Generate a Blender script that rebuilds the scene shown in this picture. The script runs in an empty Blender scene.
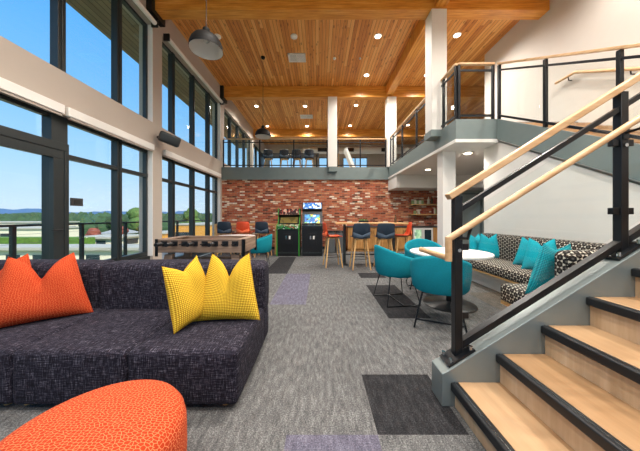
import bpy, math, random
from mathutils import Vector, Matrix, noise
random.seed(7)
PI = math.pi
col = bpy.context.scene.collection
SC = bpy.context.scene

# ------------------------------------------------------------------ materials
class NT:
    def __init__(s, name):
        s.m = bpy.data.materials.new(name); s.m.use_nodes = True
        s.t = s.m.node_tree; s.b = s.t.nodes['Principled BSDF']; s.out = s.t.nodes['Material Output']
    def n(s, typ, **kw):
        nd = s.t.nodes.new(typ)
        for k, v in kw.items():
            if k.startswith('_'): setattr(nd, k[1:], v)
            else: nd.inputs[k.replace('__', ' ')].default_value = v
        return nd
    def l(s, a, b): s.t.links.new(a, b)
    def uv(s, sx=1, sy=1, rot=0):
        tc = s.n('ShaderNodeTexCoord'); mp = s.n('ShaderNodeMapping')
        mp.inputs['Scale'].default_value = (sx, sy, 1); mp.inputs['Rotation'].default_value = (0, 0, rot)
        s.l(tc.outputs['UV'], mp.inputs['Vector']); return mp.outputs[0]
    def noise(s, vec, scale, detail=3, rough=.6):
        nd = s.n('ShaderNodeTexNoise', Scale=scale, Detail=detail, Roughness=rough)
        s.l(vec, nd.inputs['Vector']); return nd.outputs['Fac']
    def ramp(s, fac, stops, interp='LINEAR'):
        r = s.n('ShaderNodeValToRGB'); cr = r.color_ramp; cr.interpolation = interp
        while len(cr.elements) < len(stops): cr.elements.new(.5)
        for e, (p, c) in zip(cr.elements, stops): e.position = p; e.color = (*c, 1)
        s.l(fac, r.inputs['Fac']); return r.outputs['Color']
    def mix(s, fac, a, b, mode='MIX'):
        m = s.n('ShaderNodeMix', _data_type='RGBA', _blend_type=mode)
        for sock, v in ((m.inputs[0], fac), (m.inputs[6], a), (m.inputs[7], b)):
            if isinstance(v, (int, float)): sock.default_value = v
            elif isinstance(v, tuple): sock.default_value = (*v, 1)
            else: s.l(v, sock)
        return m.outputs[2]
    def math(s, op, a, b=None, c=None):
        m = s.n('ShaderNodeMath', _operation=op)
        for i, v in enumerate((a, b, c)):
            if v is None: continue
            if isinstance(v, (int, float)): m.inputs[i].default_value = v
            else: s.l(v, m.inputs[i])
        return m.outputs[0]
    def base(s, c, rough=.5, metal=0, spec=.5):
        if isinstance(c, tuple): s.b.inputs['Base Color'].default_value = (*c, 1)
        else: s.l(c, s.b.inputs['Base Color'])
        s.b.inputs['Roughness'].default_value = rough; s.b.inputs['Metallic'].default_value = metal
        s.b.inputs['Specular IOR Level'].default_value = spec
        return s
    def bump(s, h, strength=.3, dist=.01):
        bp = s.n('ShaderNodeBump', Strength=strength, Distance=dist); s.l(h, bp.inputs['Height'])
        s.l(bp.outputs[0], s.b.inputs['Normal']); return s

def hx(h):
    h = h.lstrip('#'); v = [int(h[i:i+2], 16)/255 for i in (0, 2, 4)]
    return tuple(x/12.92 if x <= .04045 else ((x+.055)/1.055)**2.4 for x in v)
M = {}
def plain(name, c, rough=.5, metal=0, var=.08, spec=.5, sc=6):
    n = NT(name); c = hx(c) if isinstance(c, str) else c
    f = n.noise(n.uv(), sc, 3)
    n.base(n.ramp(f, [(.25, tuple(x*(1-var) for x in c)), (.75, tuple(min(1, x*(1+var)) for x in c))]), rough, metal, spec)
    M[name] = n.m; return n
def emit(name, c, strength):
    n = NT(name); c = hx(c) if isinstance(c, str) else c
    n.base(c, .4); n.b.inputs['Emission Color'].default_value = (*c, 1); n.b.inputs['Emission Strength'].default_value = strength
    M[name] = n.m
def wood(name, dark, mid, light, pw=.0, along='v', gs=1.0, rough=.45, knots=False, gap=.06, seed=0, contrast=1):
    """along: direction of the grain in uv ('u' or 'v'); pw: plank width (0 = no planks)"""
    n = NT(name); v0 = n.uv()
    sep = n.n('ShaderNodeSeparateXYZ'); n.l(v0, sep.inputs[0])
    ac = sep.outputs[0] if along == 'v' else sep.outputs[1]     # across the planks
    al = sep.outputs[1] if along == 'v' else sep.outputs[0]
    if pw:
        idx = n.math('FLOOR', n.math('DIVIDE', ac, pw))
        wn = n.n('ShaderNodeTexWhiteNoise', _noise_dimensions='1D'); n.l(n.math('ADD', idx, float(seed)+.5), wn.inputs['W'])
        # boards have ends too
        seg = n.math('FLOOR', n.math('ADD', n.math('DIVIDE', al, 3.4), n.math('MULTIPLY', wn.outputs['Value'], 7.0)))
        wn2 = n.n('ShaderNodeTexWhiteNoise', _noise_dimensions='2D'); cb0 = n.n('ShaderNodeCombineXYZ'); n.l(idx, cb0.inputs[0]); n.l(seg, cb0.inputs[1]); n.l(cb0.outputs[0], wn2.inputs['Vector'])
        rnd = wn2.outputs['Value']
    else:
        rnd = n.math('MULTIPLY', ac, 0.0)
    cb = n.n('ShaderNodeCombineXYZ')
    n.l(n.math('MULTIPLY', ac, 26*gs), cb.inputs[0]); n.l(n.math('MULTIPLY', al, 1.6*gs), cb.inputs[1]); n.l(n.math('MULTIPLY', rnd, 40.), cb.inputs[2])
    g = n.noise(cb.outputs[0], 1.0, 5, .65)
    f = n.math('ADD', n.math('MULTIPLY', g, .55*contrast), n.math('MULTIPLY_ADD', rnd, .36, .07)) if pw else g
    f = n.math('SUBTRACT', f, .02)
    c = n.ramp(f, [(.2, dark), (.48, mid), (.85, light)]) if pw else n.ramp(f, [(.3, dark), (.5, mid), (.7, light)])
    if knots:
        cb2 = n.n('ShaderNodeCombineXYZ'); n.l(n.math('MULTIPLY', ac, 9.), cb2.inputs[0]); n.l(n.math('MULTIPLY', al, 3.4), cb2.inputs[1]); n.l(n.math('MULTIPLY', rnd, 30.), cb2.inputs[2])
        vo = n.n('ShaderNodeTexVoronoi', Scale=1.0); n.l(cb2.outputs[0], vo.inputs['Vector'])
        k = n.ramp(vo.outputs['Distance'], [(.11, (1, 1, 1)), (.24, (0, 0, 0))])
        c = n.mix(n.math('MULTIPLY', k, .6), c, tuple(x*.35 for x in dark))
    if pw and gap:
        fr = n.math('FRACT', n.math('DIVIDE', ac, pw))
        e = n.math('MINIMUM', fr, n.math('SUBTRACT', 1.0, fr))
        gm = n.math('LESS_THAN', e, gap)
        c = n.mix(n.math('MULTIPLY', gm, .8), c, tuple(x*.22 for x in dark))
    n.base(c, rough); M[name] = n.m; return n

plain('white_paint', '#E4E0DA', .7, var=.015); plain('wall_paint', '#B8ACA0', .75, var=.015)
plain('right_paint', '#CBC4BD', .8, var=.015)
plain('trim_white', '#EDEAE4', .5, var=.01); plain('grey_green_paint', '#A3ABA5', .7, var=.03)
plain('fascia_grey', '#727E7D', .45, var=.05); plain('stringer_grey', '#7F8887', .38, metal=.35, var=.1, sc=3)
plain('black_steel', '#16191D', .35, metal=.3, var=.1); plain('dark_frame', '#34393A', .4, metal=.3, var=.06)
plain('black_plastic', '#131417', .4); plain('black_rubber', '#15171A', .5)
plain('chrome', '#B9BDC0', .2, metal=1, var=.02); plain('stainless', '#A3A6A7', .3, metal=.9, var=.04)
plain('lamp_black', '#121111', .6, spec=.2); plain('lamp_white', '#DEDCD6', .5, var=.01)
plain('navy_plastic', '#23303F', .5); plain('navy_pad', '#3B4A5A', .8); plain('orange_plastic', '#DE4E26', .45); plain('orange_pad', '#E4683F', .8)
plain('table_white', '#F2EDE8', .35, var=.01); plain('grey_bin', '#6E7274', .45, metal=.4)
plain('counter_dark', '#3A3B3C', .4); plain('cream_wall', '#EADFC2', .8, var=.04, sc=.3); plain('roof_white', '#B5AF9E', .8, var=.05, sc=.3)
plain('roof_grey', '#9A9A96', .8); plain('window_dark', '#2B3940', .15); plain('ochre_wall', '#D99A45', .8, var=.06, sc=.3)
plain('hedge', '#5E7F2B', .9, var=.35, sc=3); plain('grass', '#62783B', .95, var=.2, sc=.2)
plain('leaf_dark', '#34492A', .9, var=.4, sc=1.2); plain('leaf_mid', '#557036', .9, var=.4, sc=1.2); plain('leaf_red', '#8A4A3A', .9, var=.4, sc=1.2)
plain('forest', '#3E5636', .95, var=.4, sc=.05); plain('mountain', '#4F6F8E', 1, var=.1, sc=.002); plain('trunk', '#5B4A3A', .9)  # the mountain blue is distance haze put into the base colour
plain('concrete', '#B7B3AB', .8, var=.05); plain('mezz_carpet', '#7C7B79', .95, var=.1, sc=30)
plain('marquee_dark', '#281D18', .5); plain('arcade_black', '#131417', .35); plain('arcade_green', '#3E9A36', .4)
plain('book_green', '#8FA36F', .7); plain('book_cream', '#D8CFB8', .7); plain('book_red', '#8E3B2E', .7); plain('bottle_glass', '#5B4630', .2)
plain('tan_panel', '#C69A62', .6); plain('lamp_bulb_glass', '#C8C6C0', .2); plain('player_red', '#A8382B', .4); plain('player_blue', '#27456E', .4); plain('field', '#E6E4DC', .5)
emit('lamp_glow', (1, .86, .66), 14.0)

wood('ceiling_wood', hx('#AE6024'), hx('#DE9444'), hx('#F8C276'), pw=.088, along='v', gs=1.0, rough=.5, knots=True, gap=.045)
wood('beam_wood', hx('#BC7226'), hx('#DC9438'), hx('#F0B45C'), along='u', gs=.9, rough=.4)
wood('beam_wood_y', hx('#BC7226'), hx('#DC9438'), hx('#F0B45C'), along='v', gs=.9, rough=.4)
wood('soffit_wood', hx('#6E5D4C'), hx('#8C7A66'), hx('#A39079'), pw=.14, along='v', rough=.7)
wood('maple_tread', hx('#94724F'), hx('#AE8B66'), hx('#C6A682'), pw=.16, along='v', gs=.8, rough=.35, gap=0, contrast=.8)
wood('maple_riser', hx('#BA9974'), hx('#C9AB88'), hx('#D6BD9D'), along='v', gs=.5, rough=.4)
wood('rail_wood', hx('#B88F64'), hx('#CFA77B'), hx('#DEBD94'), along='u', gs=.6, rough=.35)
wood('oak', hx('#B98952'), hx('#CFA167'), hx('#E0B67F'), along='u', gs=.6, rough=.45)
wood('oak_leg', hx('#BE9058'), hx('#D5A96E'), hx('#E3BD88'), along='v', gs=.6, rough=.45)
wood('cabinet_wood', hx('#98662F'), hx('#BC884C'), hx('#D6A568'), along='v', gs=.7, rough=.5)
wood('foos_wood', hx('#6A5547'), hx('#8A7260'), hx('#A8907B'), along='u', gs=.7, rough=.6)

# brick
n = NT('brick'); v = n.uv()
def bricktex(n, v, c1, c2, mor, w, h, ms, smooth=.1, bias=0):
    b = n.n('ShaderNodeTexBrick', Scale=1.0); b.inputs['Brick Width'].default_value = w; b.inputs['Row Height'].default_value = h
    b.inputs['Mortar Size'].default_value = ms; b.inputs['Mortar Smooth'].default_value = smooth; b.inputs['Bias'].default_value = bias
    b.inputs['Color1'].default_value = (*c1, 1); b.inputs['Color2'].default_value = (*c2, 1); b.inputs['Mortar'].default_value = (*mor, 1)
    n.l(v, b.inputs['Vector']); return b
b = bricktex(n, v, (0, 0, 0), (1, 1, 1), (0, 0, 0), .19, .062, .007)
c = n.ramp(b.outputs['Color'], [(0, hx('#56301F')), (.10, hx('#8E442C')), (.32, hx('#B65636')), (.58, hx('#C96C46')), (.78, hx('#D68C62')), (.87, hx('#E4B58E')), (.92, hx('#F8E8D4'))])
nz = n.noise(n.uv(), 9, 4); c = n.mix(.5, c, n.ramp(nz, [(.3, (.45, .45, .45)), (.7, (1.25, 1.2, 1.15))]), 'MULTIPLY')
c = n.mix(b.outputs['Fac'], c, hx('#A07F6C'))
nz2 = n.noise(n.uv(1, 1.6), 2.2, 3)
c = n.mix(n.math('MULTIPLY', n.math('GREATER_THAN', nz2, .66), .35), c, hx('#E6D2BE'))
n.base(c, .85); n.bump(n.math('SUBTRACT', 1.0, b.outputs['Fac']), .5, .01); M['brick'] = n.m

def carpet(name, a, bcol, ccol):
    n = NT(name)
    f = n.noise(n.uv(), 120, 3, .75); g = n.noise(n.uv(1, .25), 34, 4, .7); k = n.noise(n.uv(), 1.1, 2)
    s = n.math('ADD', n.math('MULTIPLY', f, .6), n.math('ADD', n.math('MULTIPLY', g, .35), n.math('MULTIPLY', k, .05)))
    n.base(n.ramp(s, [(.36, a), (.5, bcol), (.64, ccol)]), .97, spec=.15); n.bump(f, .5, .006); M[name] = n.m
carpet('carpet', hx('#353636'), hx('#5D5D5D'), hx('#8E8E8D'))
carpet('carpet_dark', hx('#151517'), hx('#2A2A2C'), hx('#484749'))
carpet('carpet_purple', hx('#3B3A43'), hx('#5C5A69'), hx('#84818F'))
carpet('carpet_brown', hx('#3A3733'), hx('#5D5751'), hx('#857D74'))

n = NT('sofa_fabric')
f1 = n.noise(n.uv(14, 190), 1, 3, .8); f2 = n.noise(n.uv(190, 14), 1, 3, .8)
s = n.math('ADD', n.math('MULTIPLY', f1, .5), n.math('MULTIPLY', f2, .5))
n.base(n.ramp(s, [(.40, hx('#0D0C12')), (.50, hx('#201D28')), (.56, hx('#3C3945')), (.66, hx('#8E8A96'))]), .95, spec=.2); n.bump(s, .4, .004); M['sofa_fabric'] = n.m

def weave(name, base, line, w, h, ms, alt=None):
    n = NT(name); v = n.uv()
    b = bricktex(n, v, (0, 0, 0), (1, 1, 1), (0, 0, 0), w, h, ms, .2)
    b2 = bricktex(n, n.uv(1, 1, PI/2), (0, 0, 0), (1, 1, 1), (0, 0, 0), w*1.5, h*1.5, ms*.9, .2)
    sel = n.math('GREATER_THAN', b.outputs['Color'], .5)
    ln = n.math('MAXIMUM', n.math('MULTIPLY', b.outputs['Fac'], 1.0), n.math('MULTIPLY', b2.outputs['Fac'], .0))
    ln = n.math('MAXIMUM', n.math('MULTIPLY', ln, n.math('ADD', .35, n.math('MULTIPLY', sel, .65))), n.math('MULTIPLY', b2.outputs['Fac'], .6))
    nz = n.noise(n.uv(), 90, 3)
    c = n.mix(.35, base, n.ramp(nz, [(.3, (.5, .5, .5)), (.7, (1.3, 1.3, 1.3))]), 'MULTIPLY')
    n.base(n.mix(ln, c, line), .9, spec=.2); n.bump(ln, .3, .004); M[name] = n.m
def cells(name, base, line, sc, wd):
    n = NT(name); v = n.uv()
    vo = n.n('ShaderNodeTexVoronoi', Scale=sc, Randomness=.75, _feature='DISTANCE_TO_EDGE', _voronoi_dimensions='2D'); n.l(n.uv(1, 1.5), vo.inputs['Vector'])
    ln = n.ramp(vo.outputs['Distance'], [(wd*.6, (1, 1, 1)), (wd, (0, 0, 0))])
    nz = n.noise(v, 90, 3); c = n.mix(.3, base, n.ramp(nz, [(.3, (.5, .5, .5)), (.7, (1.3, 1.3, 1.3))]), 'MULTIPLY')
    n.base(n.mix(ln, c, line), .9, spec=.2); n.bump(ln, .3, .004); M[name] = n.m
cells('pouf_fabric', hx('#A83414'), hx('#D98055'), 62, .085)
cells('orange_fabric', hx('#AE3616'), hx('#D0683E'), 56, .09)

def knobbly(name, a, bc, cell):
    n = NT(name); v = n.uv(PI*2/cell, PI*2/cell, PI/4); sp = n.n('ShaderNodeSeparateXYZ'); n.l(v, sp.inputs[0])
    s = n.math('MULTIPLY', n.math('SINE', sp.outputs[0]), n.math('SINE', sp.outputs[1]))
    c = n.ramp(n.math('ADD', n.math('MULTIPLY', s, .5), .5), [(.35, a), (.75, bc)])
    n.base(c, .9, spec=.2); n.bump(s, .6, .006); M[name] = n.m
knobbly('yellow_fabric', hx('#B98A1E'), hx('#F2CE45'), .019)
knobbly('teal_knit', hx('#0B8494'), hx('#2BB7C4'), .02)
plain('teal_fabric', '#0E97A8', .9, var=.12, spec=.2, sc=40); plain('teal_felt', '#12808F', .95, var=.1, spec=.2, sc=60)

# hexagon chain pattern of the bench
n = NT('hex_fabric'); K = 2*PI/.052
v = n.uv(); sp = n.n('ShaderNodeSeparateXYZ'); n.l(v, sp.inputs[0])
tot = None
for a in (0, PI/3, 2*PI/3):
    t = n.math('COSINE', n.math('ADD', n.math('MULTIPLY', sp.outputs[0], K*math.cos(a)), n.math('MULTIPLY', sp.outputs[1], K*math.sin(a))))
    tot = t if tot is None else n.math('ADD', tot, t)
c = n.ramp(n.math('MULTIPLY_ADD', tot, .2222, .3333), [(0, hx('#CFC6B8')), (.08, hx('#C3BAAD')), (.12, hx('#161517')), (.80, hx('#242223')), (.88, hx('#5F5A55')), (1, hx('#5F5A55'))])
n.base(c, .9, spec=.2); M['hex_fabric'] = n.m

# glass: clear pane, reflections by Fresnel
def glass(name, tint, refl=.9):
    n = NT(name); t = n.t; t.nodes.remove(n.b)
    tr = n.n('ShaderNodeBsdfTransparent'); tr.inputs[0].default_value = (*tint, 1)
    gl = n.n('ShaderNodeBsdfGlossy'); gl.inputs['Roughness'].default_value = .01; gl.inputs[0].default_value = (refl, refl, refl, 1)
    fr = n.n('ShaderNodeFresnel'); ge = n.n('ShaderNodeNewGeometry')
    n.l(n.math('ADD', 1.42, n.math('MULTIPLY', ge.outputs['Backfacing'], 1/1.42-1.42)), fr.inputs['IOR']); mx = n.n('ShaderNodeMixShader')
    n.l(n.math('MULTIPLY', fr.outputs[0], .55), mx.inputs[0]); n.l(tr.outputs[0], mx.inputs[1]); n.l(gl.outputs[0], mx.inputs[2]); n.l(mx.outputs[0], n.out.inputs[0]); M[name] = n.m
glass('glass', (.97, .985, .98)); glass('rail_glass', (.965, .985, .98), .8)

# arcade pictures
def picture(name, stops, strength, sx, sy):
    n = NT(name); v = n.uv(sx, sy)
    vo = n.n('ShaderNodeTexVoronoi', Scale=1.0, _distance='CHEBYCHEV'); n.l(v, vo.inputs['Vector'])
    sp = n.n('ShaderNodeSeparateColor'); n.l(vo.outputs['Color'], sp.inputs[0])
    c = n.ramp(sp.outputs[0], stops, 'CONSTANT'); n.base(c, .3)
    n.l(c, n.b.inputs['Emission Color']); n.b.inputs['Emission Strength'].default_value = strength; M[name] = n.m
picture('screen_blue', [(0, hx('#1F5FA8')), (.3, hx('#3A8FC4')), (.55, hx('#6FB05A')), (.7, hx('#D9C23C')), (.82, hx('#1C2F4A')), (.92, hx('#E6E6E0'))], .6, 14, 22)
picture('screen_olive', [(0, hx('#4F4526')), (.4, hx('#6A5B30')), (.7, hx('#55482A')), (.9, hx('#837140'))], .35, 8, 12)
picture('marquee_blue', [(0, hx('#2C69B5')), (.35, hx('#B9D3EA')), (.6, hx('#E9EEF2')), (.85, hx('#16335E'))], .7, 12, 20)
picture('marquee_red', [(0, hx('#3A1512')), (.45, hx('#A5483A')), (.65, hx('#C9A58C')), (.8, hx('#2A0F0D'))], .2, 30, 16)
picture('control_art', [(0, hx('#2D6B3B')), (.35, hx('#D8DDD2')), (.55, hx('#3C8F4D')), (.75, hx('#B6412E')), (.88, hx('#1B1C1B'))], .05, 22, 30)
picture('cooler_inside_glow', [(0, hx('#8DB58C')), (.4, hx('#A9C7A2')), (.7, hx('#6F8F78')), (.85, hx('#C9D4C4'))], .5, 16, 10)  # emission added so the cooler's inside looks brighter

# ------------------------------------------------------------------ geometry
def ortho(d):
    d = d.normalized(); a = Vector((0, 0, 1)) if abs(d.z) < .9 else Vector((1, 0, 0))
    u = d.cross(a).normalized(); return u, d.cross(u).normalized()
class MB:
    def __init__(s): s.v = []; s.f = []; s.m = []
    def add(s, vs, fs, mi=0):
        k = len(s.v); s.v += [Vector(p) for p in vs]; s.f += [tuple(i+k for i in f) for f in fs]; s.m += [mi]*len(fs); return s
    def box(s, x0, x1, y0, y1, z0, z1, mi=0):
        return s.add([(x0,y0,z0),(x1,y0,z0),(x1,y1,z0),(x0,y1,z0),(x0,y0,z1),(x1,y0,z1),(x1,y1,z1),(x0,y1,z1)],
                     [(0,3,2,1),(4,5,6,7),(0,1,5,4),(1,2,6,5),(2,3,7,6),(3,0,4,7)], mi)
    def prism(s, pts, axis, a, b):
        """pts: 2-D outline; axis 'x': pts=(y,z); 'y': pts=(x,z); 'z': pts=(x,y)"""
        def P(p, t): return {'x': (t, p[0], p[1]), 'y': (p[0], t, p[1]), 'z': (p[0], p[1], t)}[axis]
        k = len(pts); vs = [P(p, a) for p in pts]+[P(p, b) for p in pts]
        fs = [tuple(range(k)), tuple(range(2*k-1, k-1, -1))]+[(i, i+k, (i+1) % k+k, (i+1) % k) for i in range(k)]
        return s.add(vs, fs)
    def tube(s, pts, r, seg=8, r2=None):
        pts = [Vector(p) for p in pts]; n = len(pts); rings = []; u = None
        for i, p in enumerate(pts):
            d = (pts[min(i+1, n-1)]-pts[max(i-1, 0)]).normalized()
            if u is None: u, w = ortho(d)
            else: u = (u-d*u.dot(d)).normalized(); w = d.cross(u)
            rr = r if r2 is None else r+(r2-r)*i/(n-1)
            rings.append([p+(u*math.cos(t)+w*math.sin(t))*rr for t in [2*PI*j/seg for j in range(seg)]])
        vs = [q for g in rings for q in g]; fs = []
        for i in range(n-1):
            for j in range(seg):
                a = i*seg+j; b = i*seg+(j+1) % seg; fs.append((a, b, b+seg, a+seg))
        fs.append(tuple(range(seg-1, -1, -1))); fs.append(tuple((n-1)*seg+j for j in range(seg)))
        return s.add(vs, fs)
    def bar(s, p0, p1, w, h):
        """rectangular bar: w horizontal-ish, h the other way"""
        p0 = Vector(p0); p1 = Vector(p1); d = (p1-p0).normalized()
        a = Vector((0, 0, 1)) if abs(d.z) < .9 else Vector((0, 1, 0))
        u = d.cross(a).normalized()*w/2; t = u.cross(d).normalized()*h/2
        vs = [p+a_*u+b_*t for p in (p0, p1) for a_, b_ in ((-1, -1), (1, -1), (1, 1), (-1, 1))]
        return s.add(vs, [(0,1,2,3),(7,6,5,4),(0,4,5,1),(1,5,6,2),(2,6,7,3),(3,7,4,0)])
    def lathe(s, prof, c=(0, 0, 0), seg=32, close=True):
        vs = []; fs = []; n = len(prof)
        for r, z in prof:
            for j in range(seg):
                t = 2*PI*j/seg; vs.append((c[0]+r*math.cos(t), c[1]+r*math.sin(t), c[2]+z))
        for i in range(n-1):
            for j in range(seg):
                a = i*seg+j; b = i*seg+(j+1) % seg; fs.append((a, b, b+seg, a+seg))
        if close:
            fs.append(tuple(range(seg-1, -1, -1))); fs.append(tuple((n-1)*seg+j for j in range(seg)))
        return s.add(vs, fs)
    def rbox(s, x0, x1, y0, y1, z0, z1, r=.04, seg=4, puff=0):
        import bmesh
        bm = bmesh.new(); bmesh.ops.create_cube(bm, size=1)
        for v in bm.verts: v.co = Vector(((x0+x1)/2+v.co.x*(x1-x0), (y0+y1)/2+v.co.y*(y1-y0), (z0+z1)/2+v.co.z*(z1-z0)))
        bmesh.ops.bevel(bm, geom=bm.edges[:]+bm.verts[:], offset=r, segments=seg, profile=.5, affect='EDGES')
        if puff:
            bmesh.ops.subdivide_edges(bm, edges=[e for e in bm.edges if e.calc_length() > .15], cuts=7, use_grid_fill=True)
            for v in bm.verts:
                a = [(v.co.x-(x0+x1)/2)/((x1-x0)/2), (v.co.y-(y0+y1)/2)/((y1-y0)/2), (v.co.z-(z0+z1)/2)/((z1-z0)/2)]
                k = 1
                for ax in range(3): k_ = [max(0, 1-abs(q)**2.5) for i, q in enumerate(a) if i != ax]; v.co[ax] += (1 if a[ax] > 0 else -1)*(abs(a[ax]) > .97)*puff*k_[0]*k_[1]
        bm.verts.ensure_lookup_table(); idx = {v: i for i, v in enumerate(bm.verts)}
        s.add([v.co.copy() for v in bm.verts], [tuple(idx[v] for v in f.verts) for f in bm.faces]); bm.free(); return s
    def xf(s, mat):
        s.v = [mat @ p for p in s.v]; return s
    def build(s, name, mat, parent=None, smooth=True, bevel=0, solid=0, sub=0, uvs=None, ang=38):
        me = bpy.data.meshes.new(name); off = Vector(parent['_o']) if parent is not None and '_o' in parent.keys() else Vector((0, 0, 0))
        vs = [p-off for p in s.v]
        me.from_pydata([tuple(p) for p in vs], [], s.f)
        mats = mat if isinstance(mat, list) else [mat]
        for m in mats: me.materials.append(M[m])
        for p, mi in zip(me.polygons, s.m): p.material_index = mi
        me.validate(); me.update()
        import bmesh
        bm = bmesh.new(); bm.from_mesh(me); bmesh.ops.recalc_face_normals(bm, faces=bm.faces[:]); bm.to_mesh(me); bm.free(); me.update()
        uvl = me.uv_layers.new(name='UVMap')
        if uvs:
            for lp in me.loops: uvl.data[lp.index].uv = uvs[lp.vertex_index]
        else:
            for p in me.polygons:
                nn = p.normal; ax = max(range(3), key=lambda i: abs(nn[i]))
                for li in p.loop_indices:
                    q = s.v[me.loops[li].vertex_index]
                    uvl.data[li].uv = (q.y, q.z) if ax == 0 else (q.x, q.z) if ax == 1 else (q.x, q.y)
        for p in me.polygons: p.use_smooth = smooth
        if smooth: me.set_sharp_from_angle(angle=math.radians(ang))
        o = bpy.data.objects.new(name, me); col.objects.link(o)
        if bevel:
            m = o.modifiers.new('bevel', 'BEVEL'); m.width = bevel; m.segments = 2; m.limit_method = 'ANGLE'; m.angle_limit = math.radians(40)
        if solid:
            m = o.modifiers.new('solid', 'SOLIDIFY'); m.thickness = solid; m.offset = 0
        if sub:
            m = o.modifiers.new('sub', 'SUBSURF'); m.levels = sub; m.render_levels = sub
        if parent is not None: o.parent = parent
        if off.length > 0: o['_o'] = list(off)
        return o

def thing(name, label, cat, loc=(0, 0, 0), rot=0, group=None, world=False, kind=None):
    """an Empty at the thing's base; with world=True its parts are given in room coordinates"""
    o = bpy.data.objects.new(name, None); col.objects.link(o); o.empty_display_size = .1
    o.location = loc; o.rotation_euler = (0, 0, rot)
    if label: o['label'] = label
    if cat: o['category'] = cat
    if group: o['group'] = group
    if kind: o['kind'] = kind
    if world: o['_o'] = list(loc)
    return o
def tag(o, label, cat, group=None, kind=None):
    o['label'] = label; o['category'] = cat
    if group: o['group'] = group
    if kind: o['kind'] = kind
    return o
def struct(o, label=None):
    o['kind'] = 'structure'
    if label: o['label'] = label
    return o
def copytree(o, parent=None):
    c = o.copy(); col.objects.link(c)
    if parent is not None: c.parent = parent
    for ch in [x for x in bpy.data.objects if x.parent == o]: copytree(ch, c)
    return c
def dup(src, label, loc, rot=0, group=None):
    c = copytree(src); c.location = loc; c.rotation_euler = (0, 0, rot); c['label'] = label
    if group: c['group'] = group
    return c

# ------------------------------------------------------------------ room shell
XL, XR, YB = -3.6, 4.9, 9.1
# floor, with inlaid carpet tiles
tiles = [(.324,.827,1.35,1.867,1),(-.18,.324,.3,1.35,2),(.827,1.33,2.9,4.32,1),(-.68,-.18,3.36,5.19,2),(-1.19,-.68,5.19,7.35,1),
         (.827,1.33,4.82,5.26,1),(1.33,1.83,5.26,6.4,1),(2.34,2.84,2.2,3.9,3),(-1.7,-1.19,.3,1.2,1),(1.83,2.34,4.5,6.0,1)]
xs = sorted({-3.6, 8.0, *[t[0] for t in tiles], *[t[1] for t in tiles]}); ys = sorted({-4.0, 9.1, *[t[2] for t in tiles], *[t[3] for t in tiles]})
fl = MB()
for i in range(len(xs)-1):
    for j in range(len(ys)-1):
        cx, cy = (xs[i]+xs[i+1])/2, (ys[j]+ys[j+1])/2; mi = 0
        for t in tiles:
            if t[0] < cx < t[1] and t[2] < cy < t[3]: mi = t[4]
        fl.add([(xs[i], ys[j], 0), (xs[i+1], ys[j], 0), (xs[i+1], ys[j+1], 0), (xs[i], ys[j+1], 0)], [(0, 1, 2, 3)], mi)
struct(fl.build('floor', ['carpet', 'carpet_dark', 'carpet_purple', 'carpet_brown'], smooth=False), 'grey carpet floor with dark and purple tiles')
struct(MB().box(-3.9, 8.2, -4.2, 16.4, 6.0, 6.2).build('ceiling', 'ceiling_wood', smooth=False), 'knotty pine plank ceiling')
struct(MB().box(-5.42, -3.9, -4.2, 16.4, 5.8, 6.0).build('trim_1', 'soffit_wood', smooth=False), 'outside roof overhang of weathered boards')
# left wall
lw = MB()
for y0, y1 in ((5.31, 5.62), (8.95, 9.3), (13.2, 13.5), (-.6, -.3)): lw.box(-3.9, XL, y0, y1, 0, 6.0)
for y0, y1 in ((-4.2, -.6), (-.3, 5.31), (5.62, 8.95), (9.3, 13.2), (13.5, 16.4)):
    lw.box(-3.9, XL, y0, y1, 2.64, 3.25); lw.box(-3.9, XL, y0, y1, 5.36, 6.0)
lw.box(-3.9, XL, 9.3, 16.4, 0, 2.64)
struct(lw.build('wall_left', 'wall_paint', smooth=False), 'warm white wall between the tall windows')

def window(no, y0, y1, z0, z1, mull, rails=(), wide=(), skip=None, sillh=.06):
    w = .055; X0, X1 = -3.79, -3.71; f = MB()
    f.box(X0, X1, y0, y1, z0, z0+sillh); f.box(X0, X1, y0, y1, z1-w, z1)
    f.box(X0+.003, X1+.003, y0+.001, y0+w, z0+.001, z1-.001); f.box(X0+.003, X1+.003, y1-w, y1-.001, z0+.001, z1-.001)
    for m in mull: f.box(X0-.02, X1+.02, m-w, m+w, z0, z1); f.box(X1+.02, X1+.035, m-.012, m+.012, z0+.02, z1-.02)
    for m0, m1 in wide: f.box(X0-.03, X1+.03, m0, m1, z0, z1)
    for r in rails: f.box(X0, X1+.01, y0, y1, r-.035, r+.035)
    o = struct(f.build('window_%d' % no, 'dark_frame', smooth=False, bevel=.004), 'tall dark framed window, bay %d of the left wall' % no)
    g = MB(); g.box(-3.752, -3.744, y0+.01, y1-.01, z0+.01, z1-.01); g.build('glass', 'glass', o, smooth=False)
    return o
w1 = window(1, -.3, 5.31, .36, 2.64, (.1, 1.2, 4.54), rails=(2.09,), wide=((3.37, 3.59), (2.2, 2.4)), sillh=.09)
w2 = window(2, 5.62, 8.95, .1, 2.64, (6.23, 7.23, 8.24), rails=(2.09,))
w3 = window(3, -.3, 5.31, 3.25, 5.36, (.1, 1.2, 2.35, 3.52, 4.54))
w4 = window(4, 5.62, 8.95, 3.25, 5.36, (6.23, 7.23, 8.24))
w5 = window(5, 9.3, 13.2, 3.25, 5.36, (10.25, 11.2, 12.2))
w6 = window(6, -4.2, -.6, .1, 2.64, (-3.0, -1.8), rails=(2.09,)); w7 = window(7, -4.2, -.6, 3.25, 5.36, (-3.0, -1.8))
w8 = window(8, 13.5, 16.4, 3.25, 5.36, (14.5, 15.5))
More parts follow.
